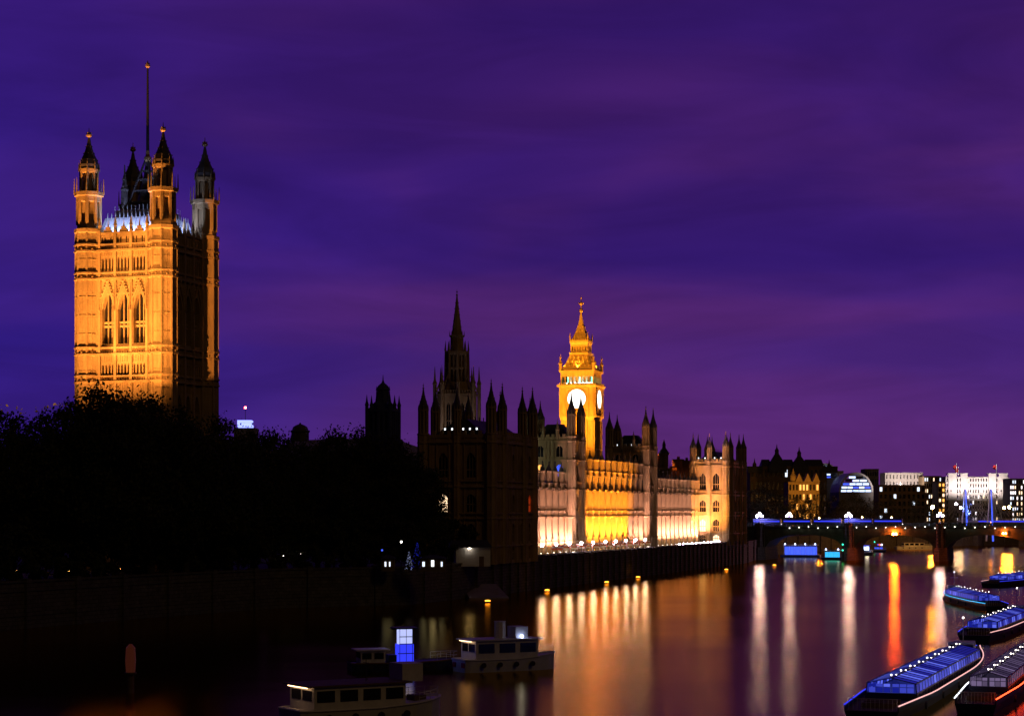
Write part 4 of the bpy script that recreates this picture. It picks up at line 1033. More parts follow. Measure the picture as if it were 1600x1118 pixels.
# ------------------------------------------------------------------ trees
def tree_mesh(seed, n_clump, n_leaf, leaf, wide=.36, dense=1.0):
    rnd = random.Random(seed)
    tk = MB(); pts = []
    tk.tube((0, 0, 0), (.01, 0, .22), .026, .02, 8); tk.tube((.01, 0, .22), (0, .01, .42), .02, .014, 7)
    clumps = []
    while len(clumps) < n_clump:
        x, y, z = rnd.uniform(-1, 1), rnd.uniform(-1, 1), rnd.uniform(-1, 1); r = math.sqrt(x * x + y * y + z * z)
        if r > 1 or (r < .45 and rnd.random() < .6): continue
        zz = .56 + z * .40; k = wide * (1.08 if zz < .56 else 1.0)
        clumps.append((x * k, y * k, zz, rnd.uniform(.05, .1)))
    for i, (x, y, z, r) in enumerate(clumps):
        if i % 2 == 0:
            z0 = rnd.uniform(.2, .42); mid = (x * .5 + rnd.uniform(-.02, .02), y * .5, z0 + (z - z0) * .55)
            tk.tube((0, 0, z0), mid, .010, .006, 5); tk.tube(mid, (x, y, z), .006, .002, 4)
    lf = MB()
    for x, y, z, r in clumps:
        m = int(n_leaf * (r / .075) ** 2)
        for _ in range(m):
            d = Vector((rnd.gauss(0, 1), rnd.gauss(0, 1), rnd.gauss(0, .8))); d = d * r * .5
            p = Vector((x, y, z)) + d; s = leaf * rnd.uniform(.55, 1.3)
            a = Vector((rnd.gauss(0, 1), rnd.gauss(0, 1), rnd.gauss(0, 1))).normalized(); b = a.orthogonal().normalized()
            b = (Matrix.Rotation(rnd.uniform(0, 6.28), 3, a) @ b); c = a.cross(b)
            lf.face([p - b * s, p + c * s * .55, p + b * s, p - c * s * .55])
    return tk, lf
def tree_proto(seed, *a, m='leaf', name='plane_tree'):
    tk, lf = tree_mesh(seed, *a)
    t = thing(name, 'tree', 'tree'); tk.build('trunk', M['bark'], t); lf.build('crown', M[m], t)
    return t
protos = [tree_proto(s, 120, 200, .0115, wd) for s, wd in ((3, .36), (8, .40), (15, .33))]
used = set()
rt = random.Random(5)
def place_tree(protos, px, py, d, label, group, base=TZ - .1, wk=1.0):
    p = at(px, py, d); h = (p.z - base) / .985; k = rt.randrange(len(protos))
    s = (h * wk, h * wk, h); loc = (p.x, p.y, base); rz = rt.uniform(0, 6.28)
    o = protos[k]
    if o.name in used: o = dup(o, loc, rz, label, s)
    else: used.add(o.name); o.location = loc; o.rotation_euler = (0, 0, rz); o.scale = s; o['label'] = label
    o['group'] = group
    return o
GT = [(-4, 640, 362, 'dark garden tree cut by the left edge of the view'), (58, 672, 368, 'low dark tree in the dip left of the great tower'), (96, 638, 370, 'dark tree whose crown just touches the left side of the great tower'),
      (152, 603, 366, 'tallest dark tree, its lacy top before the left foot of the great tower'), (200, 618, 375, 'rounded dark tree before the middle foot of the great tower'), (236, 622, 379, 'dark tree covering the right foot of the lit tower face'),
      (290, 645, 386, 'dark tree below the shaded side of the great tower'), (338, 656, 400, 'dark tree at the right foot of the great tower'), (396, 674, 425, 'dark tree right under the blue-white tower crown'),
      (428, 676, 440, 'dark tree just left of the hall roof'), (512, 680, 445, 'dark tree in front of the middle of the hall roof'), (556, 672, 450, 'dark tree left of the blue ventilation tower'),
      (605, 684, 446, 'dark tree below the blue ventilation tower'), (640, 705, 444, 'dark tree beside the left edge of the black pavilion'), (470, 692, 440, 'dark tree below the black roof cupola')]
for px, py, d, lb in GT: place_tree(protos, px, py, d, lb, 'trees of the riverside gardens', wk=.92)
for i in range(9):
    place_tree(protos, 20 + i * 68, 728 + (i % 3) * 12, 372 + i * 8, 'black tree lost in the unlit mass of the riverside gardens', 'unlit front trees of the gardens', wk=1.15)
sb = tree_proto(31, 40, 150, .03, .5, name='shrub'); sb['category'] = 'shrub'; sb['label'] = 'black shrub in the unlit border along the garden river wall'; sb['group'] = 'shrubs along the garden wall'
for i in range(22):
    t0 = i / 21 * 4.999; k = int(t0); f = t0 - k; a, b = SHORE[1 + k], SHORE[min(2 + k, 6)]
    loc = (a[0] + (b[0] - a[0]) * f - 4.5, a[1] + (b[1] - a[1]) * f + 4, TZ - 1.5); s = rt.uniform(9, 14)
    if i == 0: sb.location = loc; sb.scale = (s, s, s)
    else: dup(sb, loc, rt.uniform(0, 6), None, (s, s, s))

far_protos = [tree_proto(s, 40, 46, .016, wd, m='leaf2') for s, wd in ((41, .42), (52, .38))]
FT = [(1172, 748, 880, 'dark tree beside the shaded end of the palace'), (1196, 750, 900, 'dark tree under the first spired roof beyond the bridge'), (1222, 757, 940, 'dark tree left of the orange-lit building'),
      (1250, 768, 980, 'dark tree under the orange-lit building'), (1276, 770, 1010, 'dark tree between the orange-lit building and the glass arch'), (1304, 768, 1040, 'dark tree under the left half of the glass arch'),
      (1336, 765, 1060, 'dark tree under the right half of the glass arch'), (1360, 770, 1080, 'dark tree right of the glass arch'), (1388, 772, 1110, 'dark tree under the floodlit white block'),
      (1412, 769, 1130, 'broad dark tree left of the orange star lamp'), (1440, 776, 1150, 'dark tree behind the orange lamp'), (1472, 786, 1170, 'dark tree left of the floodlit hotel'),
      (1504, 790, 1200, 'dark tree before the left corner of the floodlit hotel'), (1532, 782, 1210, 'dark tree between the two blue pylons'), (1566, 786, 1230, 'dark tree right of the blue pylons'), (1598, 788, 1250, 'dark tree at the right edge of the view')]
for px, py, d, lb in FT: place_tree(far_protos, px, py, d, lb, 'embankment trees beyond the bridge', wk=1.0)

# ------------------------------------------------------------------ garden bits
def garden_hut():
    p = at(735, 798, 452); t = thing('garden_hut', 'low garden hut with a pale lit side wall below the dark pavilion', 'hut', (p.x, p.y, TZ), R(8))
    Z = lambda y: at(735, y, 452).z - TZ
    b = MB(); b.box(-3.3, 4.6, 0, 5, 0, 4.3); b.build('wall', M['white'], t)
    r = MB(); r.hexa([(-5, -.7, 4.3), (5, -.7, 4.3), (5, 5.6, 4.3), (-5, 5.6, 4.3)], [(-4, 2.2, 6), (4.2, 2.2, 6), (4.2, 2.8, 6), (-4, 2.8, 6)]); r.build('roof', M['slate'], t)
    d = MB(); d.box(2.0, 3.1, -.06, -.004, 0, 2.3); d.build('door', M['timber'], t)
    l = MB(); l.box(-.6, 0, -.75, -.65, 4.05, 4.2); l.build('eaves_lamp', M['e_flood'], t)
garden_hut()
def post_lamp(name, label, px, py, d, m, grp=None, r=.22):
    p = at(px, py, d); t = thing(name, label, 'lamp post', (p.x, p.y, TZ - .1), 0, grp); h = p.z - TZ + .1
    b = MB(); b.lathe(0, 0, [(.16, 0), (.07, .5), (.05, h - r)], 8); b.build('post', M['iron'], t)
    g = MB(); g.ball((0, 0, h), r, 8, 5); g.build('lamp_globe', M[m], t)
post_lamp('street_lamp', 'single white lamp in the dark gardens above the blue-lit fir', 627, 846, 404, 'e_dot')
post_lamp('street_lamp', 'faint blue-white lamp at the left end of the garden lights', 597, 859, 404, 'e_bluewin_glow')
for px, py, d, lb in ((222, 829, 375, 'tiny park lamp under the trees below the great tower'), (443, 868, 412, 'tiny park lamp low in the dark gardens, left of the garden kiosks'), (470, 865, 418, 'tiny park lamp in the dark gardens nearest the garden kiosks')):
    post_lamp('park_lamp', lb, px, py, d, 'e_dot', 'tiny lamps in the dark gardens', .13)
for px, sc, lb in ((652, 1.0, 'slim fir tree strung with blue lights in the dark gardens'), (639, .62, 'shorter fir tree with pale blue lights left of the tall one')):
    p = at(px, 798, 418); t = thing('fir_tree', lb, 'tree', (p.x, p.y, TZ), 0, 'lit fir trees'); hgt = 4.9 * sc + 1
    tk = MB(); tk.tube((0, 0, 0), (0, 0, hgt * .9), .12, .03); tk.build('trunk', M['bark'], t)
    f = MB(); rr = random.Random(int(px))
    for i in range(700):
        z = rr.uniform(.08, 1) ; an = rr.uniform(0, 6.28); r = 1.35 * sc * (1 - z) * rr.uniform(.5, 1) + .05
        q = Vector((r * math.cos(an), r * math.sin(an), z * hgt)); o = Vector((math.cos(an), math.sin(an), -.5)) * .25; s = Vector((-math.sin(an), math.cos(an), 0)) * .07
        f.face([q - s, q + s, q + o + s * .3, q + o - s * .3])
    f.build('crown', M['leaf'], t)
    lg = MB()
    for i in range(70):
        z = rr.uniform(.08, 1); an = rr.uniform(0, 6.28); r = 1.35 * sc * (1 - z) + .08; lg.ball((r * math.cos(an), r * math.sin(an), z * hgt), .05, 4, 3)
    lg.build('light_string', M['e_blue'] if sc == 1 else M['e_screen'], t)
for i, (px, wd) in enumerate(((676, 2.6), (606, 1.4))):
    p = at(px, 798, 416); t = thing('garden_kiosk', 'small kiosk with lit white windows %s' % ('right of the blue-lit fir' if i == 0 else 'at the left of the garden lights'), 'kiosk', (p.x, p.y, TZ), 0)
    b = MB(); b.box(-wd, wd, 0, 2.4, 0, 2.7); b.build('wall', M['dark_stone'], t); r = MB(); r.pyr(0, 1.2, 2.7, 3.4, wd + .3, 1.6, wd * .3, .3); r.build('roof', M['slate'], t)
    for x, w2 in ([(-1.9, .35), (0, .42), (1.9, .25)] if i == 0 else [(-.5, .25), (.4, .2)]):
        q = MB(); q.box(x - w2 * .7, x + w2 * .7, -.05, -.004, 1.0, 2.3 if x == 0 else 2.0); q.build('window', M['e_white'] if x == 0 else M['e_coolwin'], t)

# ------------------------------------------------------------------ road bridge
B0 = Vector((136.6, 805, 0)); BD = -V.copy(); BN = Vector((-BD.y, BD.x, 0))      # along the bridge to the right, and away from the camera
BR = math.atan2(BD.y, BD.x)
def deck_z(q): return 13.1 + .9 * math.cos((q - 75) / 150)
def bridge():
    t = thing('road_bridge', 'long road bridge of low arches on stone piers crossing the river at right', 'bridge', (B0.x, B0.y, 0), BR)
    sp = 36.5; n0, n1, WD = -2, 6, 25
    qs = [n0 * sp + i * sp / 16 for i in range((n1 - n0) * 16 + 1)]
    dk = MB()
    for a, b in zip(qs, qs[1:]):
        za, zb = deck_z(a), deck_z(b)
        dk.hexa([(a, 0, za - .9), (b, 0, zb - .9), (b, WD, zb - .9), (a, WD, za - .9)], [(a, 0, za), (b, 0, zb), (b, WD, zb), (a, WD, za)])
    dk.build('deck', M['asphalt'], t)
    for side, y in (('near', -.5), ('far', WD)):
        p = MB()
        for a, b in zip(qs, qs[1:]):
            za, zb = deck_z(a), deck_z(b)
            p.hexa([(a, y, za - .5), (b, y, zb - .5), (b, y + .5, zb - .5), (a, y + .5, za - .5)], [(a, y, za + .1), (b, y, zb + .1), (b, y + .5, zb + .1), (a, y + .5, za + .1)])
            p.hexa([(a, y, za + 1.0), (b, y, zb + 1.0), (b, y + .5, zb + 1.0), (a, y + .5, za + 1.0)], [(a, y, za + 1.2), (b, y, zb + 1.2), (b, y + .5, zb + 1.2), (a, y + .5, za + 1.2)])
            for f in (.25, .75):
                q = a + (b - a) * f; z = deck_z(q); p.box(q - .3, q + .3, y + .12, y + .38, z + .1, z + 1.0)
        p.build('parapet', M['bridge_paint'], t)
    for k in range(n0, n1):
        a0 = k * sp
        ar = MB(); m = 14; x0, x1 = a0 + 2, a0 + sp - 2
        for j in range(m):
            fa, fb = j / m, (j + 1) / m
            xa, xb = x0 + (x1 - x0) * fa, x0 + (x1 - x0) * fb
            ha, hb = 5.0 + 5.7 * math.sqrt(max(0, 1 - (2 * fa - 1) ** 2)), 5.0 + 5.7 * math.sqrt(max(0, 1 - (2 * fb - 1) ** 2))
            ar.hexa([(xa, .1, ha), (xb, .1, hb), (xb, WD - .1, hb), (xa, WD - .1, ha)], [(xa, .1, deck_z(xa) - .91), (xb, .1, deck_z(xb) - .91), (xb, WD - .1, deck_z(xb) - .91), (xa, WD - .1, deck_z(xa) - .91)])
            ar.hexa([(xa, -.15, ha - .25), (xb, -.15, hb - .25), (xb, .13, hb - .25), (xa, .13, ha - .25)], [(xa, -.15, ha + .3), (xb, -.15, hb + .3), (xb, .13, hb + .3), (xa, .13, ha + .3)])
        ar.build('arch', M['bridge_paint'], t)
    for k in range(n0, n1 + 1):
        a0 = k * sp
        p = MB()
        p.hexa([(a0 - 3, -1.5, -3), (a0, -5.5, -3), (a0 + 3, -1.5, -3), (a0 + 3, WD + 1.5, -3), (a0, WD + 5, -3), (a0 - 3, WD + 1.5, -3)],
               [(a0 - 2.6, -1.2, 5.2), (a0, -4.6, 5.2), (a0 + 2.6, -1.2, 5.2), (a0 + 2.6, WD + 1, 5.2), (a0, WD + 4, 5.2), (a0 - 2.6, WD + 1, 5.2)])
        p.box(a0 - 1.99, a0 + 1.99, -.9, WD + .9, 5.2, deck_z(a0) - .92)
        p.lathe(a0, -1.0, [(1.5, 5.2), (1.4, deck_z(a0) + .2), (1.7, deck_z(a0) + .4), (1.7, deck_z(a0) + 1.3)], 8)
        p.build('pier', M['granite'], t)
    s = MB(); s.box(-2.6 * sp, n0 * sp, -1.5, WD + 1.5, -3, 14.0); s.build('abutment', M['brick'], t)
bridge()
def BL(q, y, z): return B0 + BD * q + BN * y + Vector((0, 0, z))
lamp0 = None
for k, (q, lb) in enumerate(((-36.5, 'three-globe lamp standard on the bridge near its left end'), (-28.5, 'three-globe lamp standard beside the leftmost pier lamp'), (0, 'three-globe lamp standard on the bridge above the second pier'), (36.5, 'brightest three-globe lamp standard above the third bridge pier'), (73, 'three-globe lamp standard on the bridge right of the view centre pier'))):
    if k == 4: continue
    loc = BL(q, -.25 if k != 1 else 24, deck_z(q) + 1.2)
    if lamp0 is None:
        lamp0 = thing('bridge_lamp', lb, 'lamp standard', loc, BR, 'globe lamps on the road bridge')
        b = MB(); b.lathe(0, 0, [(.4, 0), (.3, .5), (.12, .8), (.1, 3.6)], 8); b.tube((-1, 0, 2.5), (1, 0, 2.5), .07, .07); b.build('post', M['iron'], lamp0)
        for x, z in ((-1, 2.95), (1, 2.95), (0, 4.0)):
            g = MB(); g.ball((x, 0, z), .42, 10, 6); g.build('lamp_globe', M['e_bridge'], lamp0)
    else: dup(lamp0, loc, BR, lb)
dot0 = None
for k in range(26):
    q = -24 + k * 3.9
    loc = BL(q, -.75, deck_z(q) - .75 + .25 * (k % 3)); lb = 'tiny white light under the bridge parapet, one of an even row'
    if dot0 is None:
        b = MB(); b.ball((0, 0, 0), .17, 6, 4); b.box(-.05, .05, .1, .3, -.05, .05); dot0 = tag(b.build('parapet_light', M['e_dot'], None, loc), lb, 'light', 'tiny lights along the bridge parapet')
    else: o = dot0.copy(); col.objects.link(o); o.location = loc
for q, z, lb, m, sz in ((18.5, 10.8, 'glaring red-orange signal lamp under the bridge arch left of the big pier', 'e_redlamp', .5), (61.5, 11.2, 'small red-orange signal lamp under the bridge arch right of the big pier', 'e_redlamp', .34)):
    t = thing('signal_lamp', lb, 'signal lamp', BL(q, -.3, z), BR, 'bridge signal lamps')
    b = MB(); b.box(-1.6, 1.6, .02, .2, -.5, .5); b.build('backboard', M['iron'], t)
    for x in (-.5, .5): g = MB(); g.ball((x, -.3, 0), sz, 8, 5); g.build('lamp', M[m], t)
bus0 = None
for k, q in enumerate((-34, -21.5, -9, 3.5, 15.5)):
    loc = BL(q, 3.2, deck_z(q)); lb = 'single-deck coach with blue-lit windows crossing the bridge, %s from the left' % ORD[k]
    if bus0 is None:
        bus0 = thing('coach', lb, 'coach', loc, BR, 'coaches queueing on the bridge')
        b = MB(); b.box(-5.7, 5.7, -1.2, 1.2, .4, 2.95); b.pyr(0, 0, 2.95, 3.15, 5.6, 1.15, 5.3, .95); b.build('body', M['navy'], bus0)
        w = MB(); w.box(-5.4, 5.4, -1.24, -1.205, 1.75, 2.3); w.build('side_window', M['e_blue'], bus0)
        w = MB(); w.box(-5.74, -5.705, -1.05, 1.05, 1.3, 2.6); w.build('rear_window', M['glass'], bus0)
        for x in (-3.6, 3.4):
            for y in (-1.05, 1.05):
                wh = MB(); n = 12; ring = lambda yy: [(x + .5 * math.cos(6.283 * i / n), yy, .5 + .5 * math.sin(6.283 * i / n)) for i in range(n)]
                wh.hexa(ring(y - .14), ring(y + .14)); wh.build('wheel', M['iron'], bus0)
        for y in (-.8, .8): h = MB(); h.box(5.7, 5.76, y - .15, y + .15, .8, 1.0); h.build('headlight', M['e_dot'], bus0)
    else: dup(bus0, loc, BR, lb)

# ------------------------------------------------------------------ boats
def boat(label, px, py, head, L, B, hull='white', hh=1.5, cab=None, pane='glass', roof_line=None, roof='white', extra=None, group=None, name='river_boat', deck_lamp_and_fill=False, cat='boat', edge=None):
    p = on_water(px, py); t = thing(name, label, cat, p, R(90 - head), group)
    prof = [(-.5, .78), (-.46, .92), (-.3, 1), (0, 1), (.25, .94), (.38, .7), (.46, .36), (.5, .04)]
    hb = MB()
    for (fa, wa), (fb, wb) in zip(prof, prof[1:]):
        f = lambda fr, wd, z, k: [(fr * L, -wd * B / 2 * k, z), (fr * L, wd * B / 2 * k, z)]
        sh = lambda fr: hh + max(0, fr - .1) * hh * .9
        a, b = f(fa, wa, -.4, .8), f(fb, wb, -.4, .8); c, d = f(fa, wa, sh(fa), 1), f(fb, wb, sh(fb), 1)
        hb.hexa([a[0], b[0], b[1], a[1]], [c[0], d[0], d[1], c[1]])
    ho = hb.build('hull', M[hull], t)
    rb = MB()
    for (fa, wa), (fb, wb) in zip(prof, prof[1:]):
        for s in (-1, 1):
            za, zb = hh + max(0, fa - .1) * hh * .9, hh + max(0, fb - .1) * hh * .9
            rb.tube((fa * L, s * wa * B / 2, za + .05), (fb * L, s * wb * B / 2, zb + .05), .12, .12, 5)
    rb.tube((-.5 * L, -.39 * B, hh + .05), (-.5 * L, .39 * B, hh + .05), .12, .12, 5)
    rb.build('gunwale', M[edge or 'white'], ho)
    for (x0, x1, wd, z0, z1) in (cab or [(-.38, .2, .8, hh, hh + 2.3)]):
        c = MB(); y = wd * B / 2; c.box(x0 * L, x1 * L, -y, y, z0, z1); co = c.build('cabin', M['white'], t)
        n = max(2, int((x1 - x0) * L / 2.4))
        for s in (-1, 1):
            w = MB()
            for k in range(n):
                xa = x0 * L + (x1 - x0) * L * (k + .12) / n; xb = x0 * L + (x1 - x0) * L * (k + .88) / n
                ya, yb = sorted((s * (y + .004), s * (y + .05))); w.box(xa, xb, ya, yb, z0 + (z1 - z0) * .36, z0 + (z1 - z0) * .84)
            w.build('side_windows', M[pane], co)
        for xe, sg in ((x0 * L, -1), (x1 * L, 1)):
            xa, xb = sorted((xe + sg * .004, xe + sg * .05)); w = MB()
            for yy in (-.45, .45): w.box(xa, xb, yy * y - .38 * y, yy * y + .38 * y, z0 + (z1 - z0) * .42, z0 + (z1 - z0) * .84)
            w.build('end_windows', M['glass'] if pane == 'glass' else M[pane], co)
        r = MB(); r.box(x0 * L - .6, x1 * L + .6, -y - .3, y + .3, z1, z1 + .16); ro = r.build('roof', M[roof], t)
        if roof_line:
            for s in (-1, 1):
                q = MB(); q.tube((x0 * L - .5, s * (y + .36), z1 + .12), (x1 * L + .5, s * (y + .36), z1 + .12), .09, .09, 5); q.build('light_strip', M[roof_line], ro)
        if deck_lamp_and_fill:
            q = MB(); q.tube((x0 * L - .45, -y * .8, z1 - .08), (x0 * L - .45, y * .8, z1 - .08), .05, .05, 5); q.build('deck_lamp_and_fill', M['e_deckfill'], ro)  # hidden tube added as fill light to brighten the boat's stern
    for k in range(4):
        for s in (-1, 1):
            f = MB(); fx = L * (-.34 + .17 * k); yy = s * (B / 2 + .04); q = [(fx + .32 * math.cos(i * .785), hh * .62 + .32 * math.sin(i * .785)) for i in range(8)]
            f.hexa([(a_, yy, b_) for a_, b_ in q], [(a_, yy + s * .2, b_) for a_, b_ in q]); f.build('fender', M['iron'], ho)
    rl = MB()
    for s in (-1, 1):
        pts = [(.27 * L, s * .44 * B), (.36 * L, s * .36 * B), (.44 * L, s * .21 * B), (.485 * L, s * .03 * B)]
        for (xa, ya), (xb, yb) in zip(pts, pts[1:]):
            z = hh + max(0, xa / L - .1) * hh * .9; z2 = hh + max(0, xb / L - .1) * hh * .9
            rl.tube((xa, ya, z), (xa, ya, z + .95), .025, .025, 4); rl.tube((xa, ya, z + .95), (xb, yb, z2 + .95), .025, .025, 4); rl.tube((xa, ya, z + .5), (xb, yb, z2 + .5), .018, .018, 4)
    rl.build('bow_rail', M['white'], t)
    ms = MB(); zt_ = max(c_[4] for c_ in (cab or [(0, 0, 0, 0, hh + 2.3)])) + .16
    ms.tube((0, 0, zt_), (0, 0, zt_ + 2.6), .05, .03); ms.tube((0, -.6, zt_ + 1.7), (0, .6, zt_ + 1.7), .03, .03, 4); ms.tube((.4, .5, zt_), (.5, .5, zt_ + 1.8), .02, .01, 4); ms.build('mast', M['iron'], t)
    if extra: extra(t, L, B, hh)
    return t
def boxpart(t, name, m, *b): k = MB(); k.box(*b); return k.build(name, M[m], t)
def ex_a(t, L, B, hh):
    f = MB(); f.lathe(-1, 0, [(.75, hh + 2.4), (.7, hh + 4.6), (.8, hh + 4.7)], 10); f.build('funnel', M['canvas'], t)
    for y in (-1.2, 1.2): boxpart(t, 'life_ring', 'red', -L * .5 - .12, -L * .5 + .0, y - .35, y + .35, hh - .9, hh - .3)
    l = MB(); l.ball((L * .1, -B * .3, hh + 2.8), .22); l.build('lamp', M['e_bluewhite'], t)
    boxpart(t, 'wheelhouse', 'white', L * .05, L * .18, -1.1, 1.1, hh + 2.47, hh + 4.0)
boat('moored white passenger boat with a tan funnel before the lit reflections', 792, 1046, 62, 13.5, 5, 'white', 1.5, [(-.4, .25, .82, 1.5, 3.9)], extra=ex_a, deck_lamp_and_fill=True)
def ex_b(t, L, B, hh):
    boxpart(t, 'wheelhouse', 'white', L * .2, L * .34, -1.3, 1.3, hh + 2.2, hh + 3.9); boxpart(t, 'foredeck_hatch', 'timber', L * .3, L * .38, -.8, .8, hh + .3, hh + .8)
boat('near moored boat with an open white cabin cut by the bottom edge', 572, 1128, 58, 16, 6, 'white', 1.6, [(-.42, .18, .85, 1.6, 3.8)], extra=ex_b, roof='timber', deck_lamp_and_fill=True)
def ex_c(t, L, B, hh):
    boxpart(t, 'locker', 'navy', -2.2, -1.2, -1, 1, hh, hh + 1)
    g = MB(); g.box(-1.0, 1.0, -.9, .9, hh, hh + 2.3); g.build('lit_screen_base', M['e_blue'], t); g2 = MB(); g2.box(-.8, .8, -.92, .92, hh + 2.3, hh + 4.2); g2.build('lit_screen', M['e_screen'], t)
    fr = MB()
    for z in (hh + .05, hh + 1.1, hh + 2.3, hh + 3.2): fr.box(-.86 if z > hh + 2.2 else -1.05, .86 if z > hh + 2.2 else 1.05, -.97, -.93, z, z + .1)
    for x in (-.83, 0, .79): fr.box(x, x + .06, -.985, -.971, hh + .05, hh + 4.2)
    fr.build('window_frame', M['navy'], t); boxpart(t, 'canopy', 'navy', -1.6, 1.5, -1.2, 1.2, hh + 4.2, hh + 4.4)
boat('low dark barge carrying one glowing blue-white kiosk', 632, 1046, 75, 14, 4.5, 'navy', 1.0, [(-.42, -.2, .7, 1.0, 2.6)], extra=ex_c, edge='timber')
mb_ = on_water(204, 1082); t = thing('reflection_post', 'added post with a dull red glow standing in for a reflection at far left', 'mooring post', mb_)
k = MB(); k.lathe(0, 0, [(.4, -1), (.4, 2.0), (.7, 2.1), (.7, 2.3)], 10); k.build('post', M['timber'], t); k = MB(); k.lathe(0, 0, [(.5, 2.3), (.58, 3.6), (.5, 5.0), (.15, 5.4)], 12); k.build('lantern', M['e_redreflect'], t)  # post and red glow added in place of a reflection on the water

for i_, st_ in enumerate((.25, .5, .85)): M['e_saloon%d' % i_] = glow('saloon_light', (.03 + .05 * i_, .05 + .06 * i_, 1), st_)
for i_, st_ in enumerate((.05, .12, .22)): M['e_mauve%d' % i_] = glow('mauve_saloon_light', (.7, .5, 1), st_)
def party_boat(label, x, y, head, L, B, left, right, pane='e_saloon', group='light-strung party boats on the river', name='party_boat', seed=1):
    """long low river cruiser: glazed saloon with lit panes, light strips along both rails, open stern and bow decks"""
    t = thing(name, label, 'boat', (x, y, 0), R(90 - head), group)
    rr = random.Random(seed); n = 22
    pr = [(-.5 + i / n, max(.06, (1 - max(0, (i / n - .55) / .45) ** 2.2) * (.72 + .28 * min(1, i / n / .2)))) for i in range(n + 1)]
    sheer = lambda f: 1.5 + 1.6 * max(0, f) ** 2
    hb, dk, lr, rt_ = MB(), MB(), MB(), MB()
    for (fa, wa), (fb, wb) in zip(pr, pr[1:]):
        xa, xb, ya, yb, za, zb = fa * L, fb * L, wa * B / 2, wb * B / 2, sheer(fa), sheer(fb)
        hb.hexa([(xa, -ya * .8, -.4), (xb, -yb * .8, -.4), (xb, yb * .8, -.4), (xa, ya * .8, -.4)], [(xa, -ya, 1.0), (xb, -yb, 1.0), (xb, yb, 1.0), (xa, ya, 1.0)])
        dk.face([(xa, -ya + .12, 1.02), (xb, -yb + .12, 1.02), (xb, yb - .12, 1.02), (xa, ya - .12, 1.02)])
        for sg in (-1, 1):
            hb.hexa([(xa, sg * ya, .99), (xb, sg * yb, .99), (xb, sg * (yb - .1), .99), (xa, sg * (ya - .1), .99)], [(xa, sg * ya, za), (xb, sg * yb, zb), (xb, sg * (yb - .1), zb), (xa, sg * (ya - .1), za)])
            (lr if sg > 0 else rt_).tube((xa, sg * ya, za + .05), (xb, sg * yb, zb + .05), .07, .07, 5)
    ho = hb.build('hull', M['navy'], t); dk.build('deck', M['timber'], t); lr.build('rail_light', M[left], t); rt_.build('rail_light', M[right], t)
    for k in range(5):                                              # tyre fenders down both sides
        for sg in (-1, 1):
            f = MB(); fx = -L * .38 + k * L * .15; q = [(fx + .4 * math.cos(i * .785), .75 + .4 * math.sin(i * .785)) for i in range(8)]; yy = sg * (B * .5 + .02)
            f.hexa([(a_, yy, b_) for a_, b_ in q], [(a_, yy + sg * .22, b_) for a_, b_ in q]); f.build('fender', M['iron'], ho)
    x0, x1, w, z0, z1 = -L * .36, L * .27, B * .36, 1.03, 3.0       # saloon
    fr, gl = MB(), MB(); m = int((x1 - x0) / 2.0)
    for i in range(m + 1):
        xx = x0 + (x1 - x0) * i / m
        for sg in (-1, 1): fr.tube((xx, sg * w, z0), (xx, sg * w * .94, z1 - .3), .07, .07, 4); fr.tube((xx, sg * w * .94, z1 - .3), (xx, 0, z1 + .25), .06, .06, 4)
    for zz, ww in ((z0 + .7, w * .99), (z1 - .3, w * .95)):
        for sg in (-1, 1): fr.tube((x0, sg * ww, zz), (x1, sg * ww, zz), .08, .08, 4)
    fr.tube((x0, 0, z1 + .25), (x1, 0, z1 + .25), .1, .1, 4)
    fr.box(x0 + .02, x1 - .02, -w * .98, w * .98, z0, z0 + .66)
    so = fr.build('saloon', M['navy'], t)
    for i in range(m):
        xa, xb = x0 + (x1 - x0) * (i + .05) / m, x0 + (x1 - x0) * (i + .95) / m
        for sg in (-1, 1):
            gl.face([(xa, sg * w * .98, z0 + .74), (xb, sg * w * .98, z0 + .74), (xb, sg * w * .945, z1 - .36), (xa, sg * w * .945, z1 - .36)], rr.choice((0, 1, 1, 2)))
            gl.face([(xa, sg * w * .9, z1 - .28), (xb, sg * w * .9, z1 - .28), (xb, sg * .1, z1 + .2), (xa, sg * .1, z1 + .2)], rr.choice((0, 0, 1, 1, 2)))
    for xe in (x0 - .03, x1 + .03):
        for sg in (-1, 1):
            for c in range(3):
                ya, yb = sg * (.12 + (w * .9 - .12) * c / 3), sg * (.12 + (w * .9 - .12) * (c + .88) / 3)
                for za, zb in ((z0 + .75, z0 + 1.25), (z0 + 1.32, z1 - .35)): gl.face([(xe, ya, za), (xe, yb, za), (xe, yb, zb), (xe, ya, zb)], rr.choice((0, 1, 1, 2)))
        fr_end = MB(); fr_end.box(*sorted((xe, xe + (.02 if xe > 0 else -.02))), -w * .95, w * .95, z0 + .01, z0 + .7); fr_end.build('end_panel', M['navy'], so)
    gl.build('glazing', [M[pane + '0'], M[pane + '1'], M[pane + '2']], so)
    k = MB(); k.hexa([(L * .29, -B * .24, 1.02), (L * .36, -B * .17, 1.02), (L * .36, B * .17, 1.02), (L * .29, B * .24, 1.02)], [(L * .292, -B * .23, 3.4), (L * .345, -B * .16, 3.4), (L * .345, B * .16, 3.4), (L * .292, B * .23, 3.4)]); wh = k.build('wheelhouse', M['white'], t)
    k = MB(); k.box(L * .29 - .05, L * .29 + .0, -B * .2, B * .2, 2.2, 3.1); k.build('window', M['glass'], wh)
    k = MB(); k.tube((L * .31, 0, 3.4), (L * .31, 0, 6.4), .07, .04); k.tube((L * .31, -.8, 5.2), (L * .31, .8, 5.2), .04, .04); mo = k.build('mast', M['white'], t)
